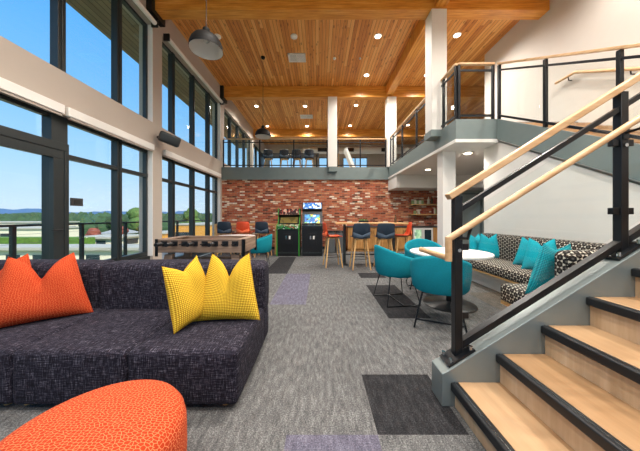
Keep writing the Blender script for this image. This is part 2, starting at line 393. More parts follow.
# panel below window 1 and the glazed door
struct(MB().box(-3.85, XL-.06, -.3, 2.25, 0, .36).box(-3.85, XL-.06, 3.55, 5.31, 0, .36).build('trim_2', 'dark_frame', smooth=False, bevel=.004), 'dark panel below the windows')
struct(MB().box(-3.85, XL-.06, 5.62, 8.95, 0, .1).box(-3.85, XL-.06, -4.2, -.6, 0, .1).build('trim_3', 'dark_frame', smooth=False), 'dark sill below the windows')
d = MB(); d.box(-3.676, -3.63, 2.18, 3.56, 2.14, 2.25).box(-3.676, -3.63, 3.5, 3.56, .01, 2.14).box(-3.70, -3.64, 2.3, 2.42, .2, 2.02).box(-3.70, -3.64, 3.36, 3.499, .2, 2.02).box(-3.70, -3.64, 2.3, 3.5, 2.02, 2.14).box(-3.70, -3.64, 2.3, 3.5, .01, .2)
door = struct(d.build('door_1', 'dark_frame', smooth=False, bevel=.004), 'glazed door with a dark frame to the balcony')
MB().tube([(-3.62, 3.42, 1.02), (-3.57, 3.42, 1.02), (-3.57, 3.28, 1.02)], .011).build('door_handle', 'black_steel', door)
# jamb trims white
jt = MB()
for (y0, y1, z0, z1) in ((-.3, 5.31, .36, 2.64), (5.62, 8.95, .1, 2.64), (-.3, 5.31, 3.25, 5.36), (5.62, 8.95, 3.25, 5.36)):
    jt.box(-3.705, XL-.002, y1-.012, y1-.001, z0, z1)
struct(jt.build('trim_4', 'trim_white', smooth=False), 'white window reveals')
# blinds: cassettes over the lower windows, rollers over the upper ones
for i, (y0, y1) in enumerate(((-.25, 3.42), (3.47, 5.28), (5.66, 8.9))):
    b = MB().box(XL+.001, XL+.06, y0, y1, 2.63, 2.76)
    o = tag(b.build('blind_cassette', 'trim_white', bevel=.01), ['white blind cassette above the glazed door', 'white blind cassette above the narrow windows beside the loudspeaker column', 'white blind cassette above the windows behind the football table'][i], 'blind cassette', 'blind cassettes over the lower windows')
    MB().box(XL+.02, XL+.045, y0+.03, y1-.03, 2.60, 2.63).build('hem_bar', 'wall_paint', o)
for i, (y0, y1) in enumerate(((.0, 5.28), (5.66, 8.9))):
    t = thing('roller_blind', ['rolled-up white blind at the top of the nearest upper windows', 'rolled-up white blind on a tube above the upper windows past the first column'][i], 'roller blind', (XL, y0, 5.3), world=True, group='roller blinds on the upper windows')
    MB().tube([(XL+.08, y0+.03, 5.36), (XL+.08, y1-.03, 5.36)], .05, 14).build('roll', 'trim_white', t)
    MB().box(XL, XL+.14, y0, y0+.03, 5.28, 5.44).build('bracket', 'black_steel', t); MB().box(XL, XL+.14, y1-.03, y1, 5.28, 5.44).build('bracket', 'black_steel', t)

# back brick wall, grey wall, other walls
struct(MB().box(-3.9, 4.75, YB, YB+.25, 0, 2.6).build('wall_back', 'brick', smooth=False), 'reclaimed red brick wall')
struct(MB().box(4.75, 8.2, YB, YB+.25, 0, 2.6).build('wall_hall', 'grey_green_paint', smooth=False), 'grey green wall at the end of the side hall')
struct(MB().box(8.0, 8.2, -4.2, 16.4, 0, 6.0).build('wall_far_right', 'wall_paint', smooth=False), 'white far right wall')
struct(MB().box(XR, XR+.2, -4.2, 7.25, 3.0, 6.0).box(XR, XR+.2, -4.2, 5.0, 0, 3.0).build('wall_right', 'right_paint', smooth=False), 'tall off-white wall above the stairs')
struct(MB().prism([(2.27, 0), (5.05, 0), (5.05, 2.6), (4.6, 2.6), (2.27, 2.6-2.33*.53)], 'x', 3.4, 3.55).build('wall_under_stair', 'white_paint', smooth=False), 'white wall behind the banquette under the stairs')
struct(MB().box(3.55, XR, 4.9, 5.05, 0, 2.6).build('wall_stair_end', 'white_paint', smooth=False), 'white end wall under the stairs')
rw = MB(); rw.box(-3.9, 8.2, -4.2, -4.0, 5.4, 6.0).box(-3.9, 8.2, -4.2, -4.0, 0, .3)
for x in (-3.9, -1.3, 1.4, 4.1, 7.9): rw.box(x, x+.3, -4.2, -4.0, .3, 5.4)
struct(rw.build('wall_rear', 'wall_paint', smooth=False), 'unseen rear wall with tall windows added for sky light')
rf = MB()  # unseen rear glazing, added to fill the room with sky light
for x in (-3.6, -1.0, 1.7, 4.4):
    rf.box(x, x+2.4, -4.13, -4.07, 2.7, 2.8); rf.box(x+1.15, x+1.25, -4.13, -4.07, .3, 5.4)
o = struct(rf.build('window_9', 'dark_frame', smooth=False), 'tall windows added in the unseen rear wall for sky light')
MB().box(-3.6, 7.9, -4.104, -4.096, .3, 5.4).build('glass', 'glass', o, smooth=False)
struct(MB().box(-3.6, 4.75, YB-.015, YB, 0, .1).build('baseboard_back', 'black_rubber', smooth=False))
struct(MB().box(3.385, 3.4, 2.3, 5.05, 0, .1).build('baseboard_right', 'fascia_grey', smooth=False))

# mezzanine slab, fascias, soffit
struct(MB().box(2.6, 8.0, 4.63, 9.08, 2.72, 3.0).box(-3.6, 8.0, 9.08, 16.2, 2.72, 3.0).build('mezzanine_floor', 'mezz_carpet', smooth=False), 'upper floor slab')
fa = MB(); fa.box(XL, 2.57, 9.04, 9.08, 2.58, 3.04).box(2.57, 2.6, 4.63, 9.04, 2.66, 3.04).box(2.57, 3.34, 4.6, 4.63, 2.66, 3.04)
struct(fa.build('trim_5', 'fascia_grey', smooth=False), 'grey steel edge of the upper floor')
so = MB(); so.box(2.6, 8.0, 4.63, 9.08, 2.6, 2.72).box(-3.6, 8.0, 9.08, 9.1, 2.6, 2.72)
so.box(2.55, 2.599, 4.64, 9.04, 2.598, 2.659).box(2.55, 3.34, 4.58, 4.64, 2.598, 2.659)
struct(so.build('trim_6', 'white_paint', smooth=False), 'white plaster soffit under the upper floor')
struct(MB().box(2.57, 8.0, 8.15, 9.1, 2.18, 2.6).build('trim_7', 'white_paint', smooth=False, bevel=.005), 'white dropped soffit over the shelves')
struct(MB().box(-3.6, 8.0, 16.2, 16.4, 3.0, 4.2).box(-3.6, 8.0, 16.2, 16.4, 5.15, 6.0).box(-3.6, -3.3, 16.2, 16.4, 4.2, 5.15).box(-.4, -.0, 16.2, 16.4, 4.2, 5.15).box(1.2, 1.6, 16.2, 16.4, 4.2, 5.15).box(3.2, 8.0, 16.2, 16.4, 4.2, 5.15).build('wall_back_upper', 'wall_paint', smooth=False), 'far wall of the upper floor')
o = MB()
for x0, x1 in ((-3.3, -.4), (0, 1.2), (1.6, 3.2)):
    o.box(x0, x1, 16.26, 16.32, 4.2, 4.25).box(x0, x1, 16.26, 16.32, 5.1, 5.15)
    k = max(2, round((x1-x0)/.7))
    for i in range(k+1): xx = x0+(x1-x0)*i/k; o.box(xx-.03, xx+.03, 16.26, 16.32, 4.2, 5.15)
o = struct(o.build('window_10', 'dark_frame', smooth=False), 'window band at the far end of the upper floor')
MB().box(-3.3, 3.2, 16.288, 16.292, 4.2, 5.15).build('glass', 'glass', o, smooth=False)

# beams and columns
for i, (y0, lab) in enumerate(((1.5, None), (-2.4, None), (5.2, 'nearest'), (8.98, 'middle'), (13.4, 'farthest'))):
    x1 = XR if y0 < 7 else 8.0
    struct(MB().box(XL, x1-.001, y0, y0+.27, 5.6, 6.0).build('ceiling_beam', 'beam_wood', bevel=.008), 'glued laminated timber cross beam under the ceiling')
for y0, y1 in ((1.77, 5.2), (5.47, 8.98)):
    struct(MB().box(2.45, 2.7, y0, y1, 5.66, 6.0).build('ceiling_beam', 'beam_wood_y', bevel=.008), 'timber beam running lengthwise above the columns')
struct(MB().box(2.38, 2.70, 5.17, 5.49, 3.04, 5.6).build('column', 'white_paint', bevel=.004), 'white column at the edge of the upper floor')
struct(MB().box(2.64, 2.91, 5.22, 5.47, 0, 2.6).build('column', 'white_paint', bevel=.004), 'white column under the upper floor beside the round table')
for x in (.33, 2.5): struct(MB().box(x, x+.33, 8.95, 9.27, 3.04, 5.6).build('column', 'white_paint', bevel=.004), 'white column of the far railing')
br = MB().box(.36, .66, 8.93, 9.04, 2.86, 3.04).box(2.36, 2.6, 5.15, 5.5, 2.9, 3.04)
struct(br.build('trim_8', 'fascia_grey', smooth=False), 'grey steel shoes of the columns')
bk = MB()
for y0, y1 in ((5.1, 5.55), (8.9, 9.3)): bk.box(XL, XL+.12, y0, y1, 5.5, 5.98)
struct(bk.build('trim_9', 'black_steel', smooth=False), 'black steel beam seats')
# door in the hall wall
hd = MB().box(5.15, 5.22, YB-.05, YB, 0, 2.1).box(5.95, 6.02, YB-.05, YB, 0, 2.1).box(5.15, 6.02, YB-.05, YB, 2.03, 2.1)
o = struct(hd.build('door_2', 'fascia_grey', smooth=False), 'grey door at the end of the side hall'); MB().box(5.22, 5.95, YB-.03, YB-.005, 0.01, 2.03).build('door_leaf', 'grey_green_paint', o)

# ------------------------------------------------------------------ stairs
st = thing('staircase', 'staircase of maple treads with black nosings and a grey steel stringer', 'staircase', (.8, .9, 0), world=True)
K = .18/.285
NX = [.83+.285*k for k in range(9)]; NZ = [.155+.18*k for k in range(9)]
YT0, YT1 = .05, 1.55
for x, z in zip(NX, NZ):
    MB().box(x+.05, x+.335, YT0, YT1, z-.045, z).build('tread', 'maple_tread', st, bevel=.003)
    o = MB().box(x, x+.05, YT0, YT1+.0, z-.05, z+.002).build('nosing', 'black_rubber', st, bevel=.008)
    MB().box(x+.022, x+.026, YT0, YT1, z+.001, z+.0035).build('grip_strip', 'chrome', o)
    MB().box(x+.03, x+.05, YT0, YT1, z-.18, z-.05).build('riser', 'maple_riser', st)
def zs(x, z0): return z0+(x-.83)*K     # a line parallel to the flight
sg = [(.78, 0), (.78, .205), (.82, .225), (3.35, zs(3.35, .225)), (3.35, zs(3.35, -.09)), (.98, 0)]
MB().prism(sg, 'y', YT1+.001, 1.70).build('stringer', 'stringer_grey', st, smooth=False, bevel=.004)
sg2 = [(.80, 0), (.80, .06), (3.3, zs(3.3, .02)), (3.3, zs(3.3, -.26)), (1.2, 0)]
MB().prism(sg2, 'y', -.05, YT0-.001).build('stringer', 'stringer_grey', st, smooth=False)
MB().box(3.35, 4.89, .05, 2.27, 1.65, 1.77).build('landing', 'maple_tread', st)
for k in range(7):
    y = 2.27+k*.333; z = 1.77+(k+.0)*.176+.02
    MB().box(3.40, 4.89, y, min(y+.36, 4.6), z-.045, z).build('upper_tread', 'maple_tread', st); MB().box(3.4, 4.89, y+.02, y+.04, z-.17, z-.045).build('upper_riser', 'maple_riser', st)
def zu(y, z0): return z0+(y-4.6)*.53
MB().prism([(2.2, zu(2.2, 3.04)), (4.6, 3.04), (4.6, 2.66), (2.2, zu(2.2, 2.66))], 'x', 3.34, 3.395).build('upper_stringer', 'fascia_grey', st, smooth=False)
MB().prism([(2.27, zu(2.27, 2.66)), (4.6, 2.66), (4.6, 2.625), (2.27, zu(2.27, 2.625))], 'x', 3.4, 4.88).build('flight_soffit', 'white_paint', st, smooth=False)

def post(parent, x, y, z0, z1, w=.05, plate=True):
    o = MB().box(x-w/2, x+w/2, y-w/2, y+w/2, z0, z1).build('post', 'black_steel', parent, bevel=.003)
    return o
# lower stair railing
YG = 1.625
rl = thing('stair_railing', 'black steel and glass stair railing with maple top rail and handrail', 'railing', (.9, YG, .25), world=True)
for x in (.914, 2.0, 3.2):
    zb = zs(x, .235); post(rl, x, YG, zb, zs(x, 1.285))
    MB().bar((x-.085, YG, zs(x-.085, .242)), (x+.085, YG, zs(x+.085, .242)), .12, .014).build('base_plate', 'black_steel', rl)
    for dx in (-.065, .065):
        for dy in (-.045, .045): MB().tube([(x+dx, YG+dy, zs(x+dx, .248)), (x+dx, YG+dy, zs(x+dx, .275))], .011, 8).build('bolt', 'chrome', rl)
MB().bar((.855, YG, zs(.855, 1.315)), (3.3, YG, zs(3.3, 1.315)), .06, .042).build('top_rail', 'rail_wood', rl, bevel=.006)
MB().bar((.93, YG, zs(.93, 1.185)), (3.2, YG, zs(3.2, 1.185)), .035, .03).build('mid_rail', 'black_steel', rl)
MB().bar((.93, YG, zs(.93, .295)), (3.2, YG, zs(3.2, .295)), .045, .04).build('bottom_rail', 'black_steel', rl)
for x0, x1 in ((.965, 1.95), (2.05, 3.16)):
    MB().prism([(x0, zs(x0, .36)), (x1, zs(x1, .36)), (x1, zs(x1, 1.13)), (x0, zs(x0, 1.13))], 'y', YG-.004, YG+.004).build('glass_panel', 'rail_glass', rl, smooth=False)
for x, s in ((.914, 1), (2.0, -1), (2.0, 1)):
    for zz in (.5, .95): MB().box(min(x+s*.026, x+s*.07), max(x+s*.026, x+s*.07), YG-.016, YG+.016, zs(x, zz)-.022, zs(x, zz)+.022).build('glass_clamp', 'black_steel', rl, bevel=.003)
YH = 1.475
MB().tube([(.78, YH+.40, .953), (.78, YH+.2, .953), (.78, YH, .953)], .019, 12).build('handrail', 'rail_wood', rl)
MB().tube([(.78, YH, .935), (.78, YH, 1.08)], .0195, 12).build('handrail', 'rail_wood', rl)
MB().tube([(.775, YH, 1.065), (3.3, YH, 1.065+2.525*K)], .0195, 12).build('handrail', 'rail_wood', rl)
for x in (.914, 2.0):
    z = 1.068+(x-.78)*K
    MB().tube([(x, YG-.02, z-.09), (x, YH+.03, z-.085), (x, YH, z-.02)], .009, 8).build('handrail_bracket', 'black_steel', rl)
    MB().box(x-.02, x+.02, YG-.032, YG-.025, z-.13, z-.05).build('handrail_bracket', 'black_steel', rl)
    MB().tube([(x, YG-.025, z-.17), (x, YG-.035, z-.17)], .012, 10).build('bolt', 'chrome', rl)

def railing(name, label, segs, base, hgt=1.06, posts=(), slope=None):
    pass
def straight_rail(label, A, B, posts, z=3.04, h=1.04, zf=None, extra=None, grp=None):
    """level or sloping railing from A to B (x,y); posts: fractions along"""
    A = Vector(A); B = Vector(B); zf = zf or (lambda p: z)
    t = thing('glass_railing', label, 'railing', (A.x, A.y, zf(A)), world=True, group=grp)
    P = lambda f, dz: (lambda q: (q.x, q.y, zf(q)+dz))(A.lerp(B, f))
    for f in posts:
        x, y, zz = P(f, 0); post(t, x, y, zz, zz+h-.03, .045)
    MB().bar(P(0, h), P(1, h), .06, .035).build('top_rail', 'rail_wood', t, bevel=.004)
    MB().bar(P(0, h-.12), P(1, h-.12), .03, .03).build('mid_rail', 'black_steel', t)
    MB().bar(P(0, .07), P(1, .07), .035, .035).build('bottom_rail', 'black_steel', t)
    L = (B-A).length
    for f0, f1 in zip(posts[:-1], posts[1:]):
        e = .05/L; a0 = A.lerp(B, f0+e); a1 = A.lerp(B, f1-e); n_ = Vector((-(B-A).y, (B-A).x)).normalized()*.004
        vs = []
        for s_ in (-1, 1):
            for q, dz in ((a0, .11), (a1, .11), (a1, h-.15), (a0, h-.15)): vs.append((q.x+n_.x*s_, q.y+n_.y*s_, zf(q)+dz))
        MB().add(vs, [(0,1,2,3),(7,6,5,4),(0,4,5,1),(1,5,6,2),(2,6,7,3),(3,7,4,0)]).build('glass_panel', 'rail_glass', t, smooth=False)
    return t
Lw = 2.19+.33+1.31
straight_rail('glass railing of the upper floor above the arcade machines', (XL+.05, 9.06), (.32, 9.06), [0.005, (XL*-1-.05-2.19)/3.87, (3.55-.93)/3.87, .995])
straight_rail('short glass railing of the upper floor between the two far columns', (.67, 9.06), (2.49, 9.06), [.015, .47, .985])
straight_rail('glass railing along the right edge of the upper floor', (2.59, 8.9), (2.59, 4.62), [.01, .08, .30, .56, .74, .89, .995])
straight_rail('short glass railing at the corner above the stairs', (2.62, 4.615), (3.30, 4.615), [.02, .96])
straight_rail('sloping glass railing of the upper stair flight', (3.365, 4.60), (3.365, 2.2), [.01, .40, .775, .99], zf=lambda q: zu(q.y, 3.04))
# handrail on the wall
wr = thing('wall_handrail', 'maple handrail on black brackets on the off-white wall', 'handrail', (4.83, 4.8, 3.9), world=True)
MB().tube([(4.83, 5.0, 3.93), (4.83, 4.62, 3.93), (4.83, 2.2, 3.93-2.42*.53)], .027, 10).build('rail', 'rail_wood', wr)
for y in (4.75, 3.8, 2.8):
    z = 3.93-(4.62-min(y, 4.62))*.53; MB().tube([(4.9, y, z-.08), (4.84, y, z-.08), (4.83, y, z-.015)], .01).build('bracket', 'black_steel', wr)

# ------------------------------------------------------------------ sofa
so_ = thing('sectional_sofa', 'long dark charcoal woven sectional sofa in front of the windows', 'sofa', (-1.9, 2.0, 0), world=True)
SX = [-3.3, -2.6, -1.893, -1.184, -.5]
for a, b in zip(SX[:-1], SX[1:]):
    MB().rbox(a+.003, b-.003, 1.5, 2.26, .04, .375, .028, 4, puff=.010).build('seat', 'sofa_fabric', so_)
for a, b in ((-3.3, -2.0), (-2.0, -.5)):
    MB().rbox(a+.004, b-.002, 2.2, 2.47, .30, .775, .055, 5, puff=.012).build('backrest', 'sofa_fabric', so_)
    MB().rbox(a+.004, b-.004, 2.262, 2.46, .045, .32, .02, 2).build('back_base', 'sofa_fabric', so_)
for x in (-3.25, -2.6, -2.0, -1.87, -1.3, -.6):
    for y in (1.58, 2.36): MB().lathe([(.02, 0), (.026, .048)], (x, y, 0), 14).build('foot', 'oak_leg', so_)

def pillow(w, h, t, chop=.12, chopw=.3, n=26, skew=0, ear=.03, taper=.42):
    """cushion standing in the xz plane, bottom edge at z=0, facing -y"""
    vs = []; uv = []; fs = []
    def P(u, v, s):
        sx = (1-.06*(1-v*v))*(1-taper*((v+1)/2)**1.3); sz = 1-.05*(1-u*u)
        x = w/2*u*sx; z = h/2*v*sz
        z -= chop*math.exp(-(abs(u)/chopw)**1.35)*((v+1)/2)**2.2
        x += skew*(v+1)/2
        if v > 0: z += ear*abs(u)**3*v
        e = max(0, 1-abs(u)**3)**.6*max(0, 1-abs(v)**3)**.6
        crease = math.exp(-(u/.13)**2)*max(0, v)**1.0*.55*(chop/.12)
        return (x, s*t/2*e*(1-crease)*(1-.12*math.cos(3*u+2*v)), z+h/2)
    for s in (-1, 1):
        for i in range(n+1):
            for j in range(n+1):
                u = -1+2*i/n; v = -1+2*j/n; vs.append(P(u, v, s)); uv.append((u*w/2, v*h/2))
    N = (n+1)**2
    for k in (0, 1):
        for i in range(n):
            for j in range(n):
                a = k*N+i*(n+1)+j; fs.append((a, a+n+1, a+n+2, a+1))
    m = MB(); m.add(vs, fs); return m, uv
def add_pillow(label, mat, loc, yaw, tilt, w=.5, h=.5, t=.16, chop=.12, roll=0, group=None, skew=0, chopw=.34, taper=.42):
    m, uv = pillow(w, h, t, chop, chopw, skew=skew, taper=taper)
    m.xf(Matrix.Rotation(yaw, 4, 'Z') @ Matrix.Rotation(-tilt, 4, 'X') @ Matrix.Rotation(roll, 4, 'Y'))
    zmin = min(p.z for p in m.v); m.v = [p-Vector((0, 0, zmin)) for p in m.v]
    o = m.build('throw_pillow', mat, uvs=uv, ang=80); o.location = loc; tag(o, label, 'pillow', group)
    return o
g = 'orange pillows on the sofa'
add_pillow('big orange pillow with a pinched top, nearest of the orange ones', 'orange_fabric', (-2.17, 1.90, .386), math.radians(40), .25, .62, .50, .18, .16, group=g)
add_pillow('orange pillow on the sofa, half hidden behind the biggest orange one', 'orange_fabric', (-2.60, 1.96, .386), math.radians(38), .22, .54, .48, .15, .10, group=g)
add_pillow('orange pillow at the left edge of the photo, mostly cut off', 'orange_fabric', (-3.0, 2.0, .386), math.radians(30), .2, .5, .48, .15, .10, group=g)
g = 'yellow pillows on the sofa'
add_pillow('yellow dotted pillow with two peaks, at the right end of the sofa', 'yellow_fabric', (-.725, 1.92, .386), math.radians(4), .22, .52, .50, .17, .15, group=g)
add_pillow('yellow dotted pillow turned on edge, left of the two-peaked one', 'yellow_fabric', (-.925, 1.87, .386), math.radians(62), .24, .38, .45, .15, .05, roll=-.14, taper=.25, group=g)

# pouf
pf = thing('pouf', 'round orange pouf with a fine pale line pattern in the foreground', 'pouf', (-.835, .90, 0))
prof = [(.30, .03), (.325, .06), (.335, .14), (.34, .25), (.338, .355), (.33, .39), (.312, .415), (.28, .43), (.2, .439), (.1, .443), (.02, .445)]
prof = [(r*.91, z) for r, z in prof]
m = MB().lathe(prof, (0, 0, 0), 64); uvs = []
for r, z in prof:
    for j in range(64):
        t = 2*PI*j/64; uvs.append((r*math.cos(t), r*math.sin(t)) if z > .41 else (.34*t, z+.3))
m.build('cushion', 'pouf_fabric', pf, ang=80)
MB().lathe([(.27, 0), (.28, .03)], (0, 0, 0), 48).build('base', 'black_plastic', pf)

# ------------------------------------------------------------------ foosball table
ft = thing('foosball_table', 'weathered wood football table with black rods in front of the windows', 'game table', (-1.75, 3.95, 0), world=True)
X0, X1, Y0, Y1 = -2.4, -1.1, 3.6, 4.3
for nm, a in (('side_board', (X0, X1, Y0, Y0+.04)), ('side_board', (X0, X1, Y1-.04, Y1)), ('end_board', (X0, X0+.04, Y0+.04, Y1-.04)), ('end_board', (X1-.04, X1, Y0+.04, Y1-.04))):
    MB().box(*a, .675, .86).build(nm, 'foos_wood', ft, bevel=.004)
MB().box(X0+.04, X1-.04, Y0+.04, Y1-.04, .685, .72).build('playfield', 'field', ft)
MB().box(X0-.005, X1+.005, Y0-.005, Y0+.05, .86, .872).build('top_trim', 'foos_wood', ft); MB().box(X0-.005, X1+.005, Y1-.05, Y1+.005, .86, .872).build('top_trim', 'foos_wood', ft)
MB().box(X0-.005, X0+.12, Y0+.05, Y1-.05, .86, .872).build('top_trim', 'foos_wood', ft); MB().box(X1-.12, X1+.005, Y0+.05, Y1-.05, .86, .872).build('top_trim', 'foos_wood', ft)
for x in (X0, X1):
    for y in (Y0, Y1):
        sx = 1 if x == X0 else -1; sy = 1 if y == Y0 else -1
        c_ = MB(); c_.box(min(x-sx*.008, x+sx*.035), max(x-sx*.008, x+sx*.035), min(y-sy*.008, y), max(y-sy*.008, y), .62, .875); c_.box(min(x-sx*.008, x), max(x-sx*.008, x), min(y-sy*.008, y+sy*.035), max(y-sy*.008, y+sy*.035), .62, .875)
        c_.build('corner_bracket', 'black_steel', ft)
        xt = x+sx*.16; xb = x+sx*.02; yy = y+sy*.08
        MB().prism([(xt-.06, .64), (xt+.06, .64), (xb+.05, 0), (xb-.05, 0)] if sx > 0 else [(xt-.06, .64), (xt+.06, .64), (xb+.05, 0), (xb-.05, 0)], 'y', yy-.035, yy+.035).build('leg', 'foos_wood', ft, bevel=.004)
MB().box(X0+.15, X1-.15, 3.93, 3.97, .5, .56).build('brace', 'foos_wood', ft)
for k in range(8):
    x = X0+.13+k*(X1-X0-.26)/7; front = k in (0, 1, 3, 5)
    r = MB().tube([(x, Y0-.14, .81), (x, Y1+.14, .81)], .008, 8).build('rod', 'black_steel', ft)
    ya = Y0-.2 if front else Y1+.1
    MB().tube([(x, ya, .81), (x, ya+.13, .81)], .027, 10).build('handle', 'black_plastic', r)
    MB().box(x-.045, x+.045, Y0-.012, Y0, .775, .845).build('bearing', 'black_plastic', r)
    cnt = (1, 2, 3, 5, 5, 3, 2, 1)[k]
    for i in range(cnt):
        y = 3.95+(i-(cnt-1)/2)*.11; MB().rbox(x-.012, x+.012, y-.014, y+.014, .735, .83, .006, 2).build('player', 'player_red' if k % 2 else 'player_blue', r)

# ------------------------------------------------------------------ bar stools
def make_stool(label, mat, pad):
    t = thing('bar_stool', label, 'bar stool')
    prof = [(.20, .705), (.19, .725), (.12, .725), (.0, .715), (-.1, .72), (-.16, .745), (-.195, .80), (-.215, .88), (-.23, .96), (-.24, 1.07)]
    vs = []; fs = []; nu = 11
    for k, (y, z) in enumerate(prof):
        f = k/(len(prof)-1); w = .20+.015*math.sin(f*PI)-(.03*max(0, f-.8)*5*.4)
        for j in range(nu):
            u = -1+2*j/(nu-1); curve = .05*u*u
            vs.append((w*u, y+(curve if f > .55 else curve*.2), z+(.03*u*u if f < .55 else -.02*u**4 if f > .95 else 0)))
    for i in range(len(prof)-1):
        for j in range(nu-1): a = i*nu+j; fs.append((a, a+1, a+nu+1, a+nu))
    m = MB(); m.add(vs, fs); m.build('shell', mat, t, solid=.014, sub=1, ang=80)
    # the pad: upholstered chevron low on the outside of the back and over the seat
    MB().add([(-.19, -.19, .72), (0, -.235, .71), (.19, -.19, .72), (.192, -.185, .86), (0, -.245, .79), (-.192, -.185, .86)], [(0, 1, 4, 5), (1, 2, 3, 4)]).build('back_pad', pad, t, solid=.012)
    MB().rbox(-.17, .17, -.13, .17, .722, .745, .01, 2).build('seat_pad', pad, t)
    MB().box(-.13, .13, -.13, .13, .685, .708).build('seat_frame', 'oak_leg', t)
    for sx in (-1, 1):
        for sy in (-1, 1):
            MB().tube([(sx*.12, sy*.12, .70), (sx*.205, sy*.20, 0)], .020, 10, .013).build('leg', 'oak_leg', t)
    q = MB()
    c4 = [(sx*.175, sy*.172, .245) for sx, sy in ((-1, -1), (1, -1), (1, 1), (-1, 1))]
    for a, b in zip(c4, c4[1:]+c4[:1]): q.tube([a, b], .008, 8)
    q.build('footrest', 'black_steel', t)
    return t
s1 = make_stool('navy bar stool at the bar table, back to us, left of the two', 'navy_plastic', 'navy_pad'); s1.location = (.955, 5.72, 0); s1['group'] = 'bar stools at the long bar table'; s1.rotation_euler.z = .05
dup(s1, 'navy bar stool at the bar table, back to us, right of the two', (1.52, 5.72, 0), -.04, 'bar stools at the long bar table')
s2 = make_stool('orange bar stool at the left end of the bar table beside the arcade machine', 'orange_plastic', 'orange_pad'); s2.location = (.33, 5.98, 0); s2.rotation_euler.z = -PI/2+.15; s2['group'] = 'bar stools at the long bar table'
dup(s2, 'orange bar stool at the right end of the bar table near the shelves', (2.13, 6.3, 0), PI/2-.1, 'bar stools at the long bar table')
dup(s1, 'navy bar stool left of the orange one, at the table by the window', (-2.83, 7.45, 0), .1, 'bar stools at the table by the window')
dup(s2, 'orange bar stool seen from behind at the table by the window', (-2.26, 7.45, 0), .0, 'bar stools at the table by the window')
dup(s1, 'navy bar stool right of the orange one, at the table by the window', (-1.69, 7.45, 0), -.08, 'bar stools at the table by the window')

# bar tables
bt = thing('bar_table', 'long oak bar table on dark round posts in front of the brick wall', 'bar table', (1.25, 6.3, 0), world=True)
MB().box(.42, 2.2, 6.02, 6.66, 1.02, 1.055).build('tabletop', 'oak', bt, bevel=.005)
for x in (.66, 1.93):
    MB().tube([(x, 6.34, .02), (x, 6.34, 1.02)], .035, 16).build('post', 'dark_frame', bt); MB().box(x-.05, x+.05, 6.08, 6.6, 0, .025).build('foot', 'dark_frame', bt)
MB().box(.66, 1.93, 6.33, 6.36, .22, .25).build('foot_bar', 'dark_frame', bt)
wt = thing('bar_table', 'oak bar table with slab ends beside the window and brick wall', 'bar table', (-2.35, 8.2, 0), world=True)
MB().box(-3.36, -1.36, 7.85, 8.55, .93, .975).build('tabletop', 'oak', wt, bevel=.004)
for x in (-3.36, -1.42): MB().box(x, x+.06, 7.85, 8.55, 0, .93).build('leg_panel', 'oak_leg', wt, bevel=.004)
pt = thing('planter', 'small dark planter with low leaves on the bar table', 'planter', (1.18, 6.5, 1.056))
MB().box(-.13, .13, -.05, .05, 0, .05).build('trough', 'black_plastic', pt, bevel=.004)
lf = MB()
for i in range(60):
    a = random.random()*2*PI; x = random.uniform(-.11, .11); y = random.uniform(-.03, .03); h = random.uniform(.03, .06)
    lf.add([(x-.008, y, .045), (x+.008, y, .045), (x+.02*math.cos(a), y+.02*math.sin(a), .05+h)], [(0, 1, 2)])
lf.build('leaves', 'leaf_mid', pt, smooth=False)
tag(MB().lathe([(.03, 0), (.032, .1), (.014, .15), (.012, .2)], (0, 0, 0), 16).build('bottle', 'bottle_glass'), 'dark bottle standing near the right end of the bar table', 'bottle').location = (1.95, 6.25, 1.056)

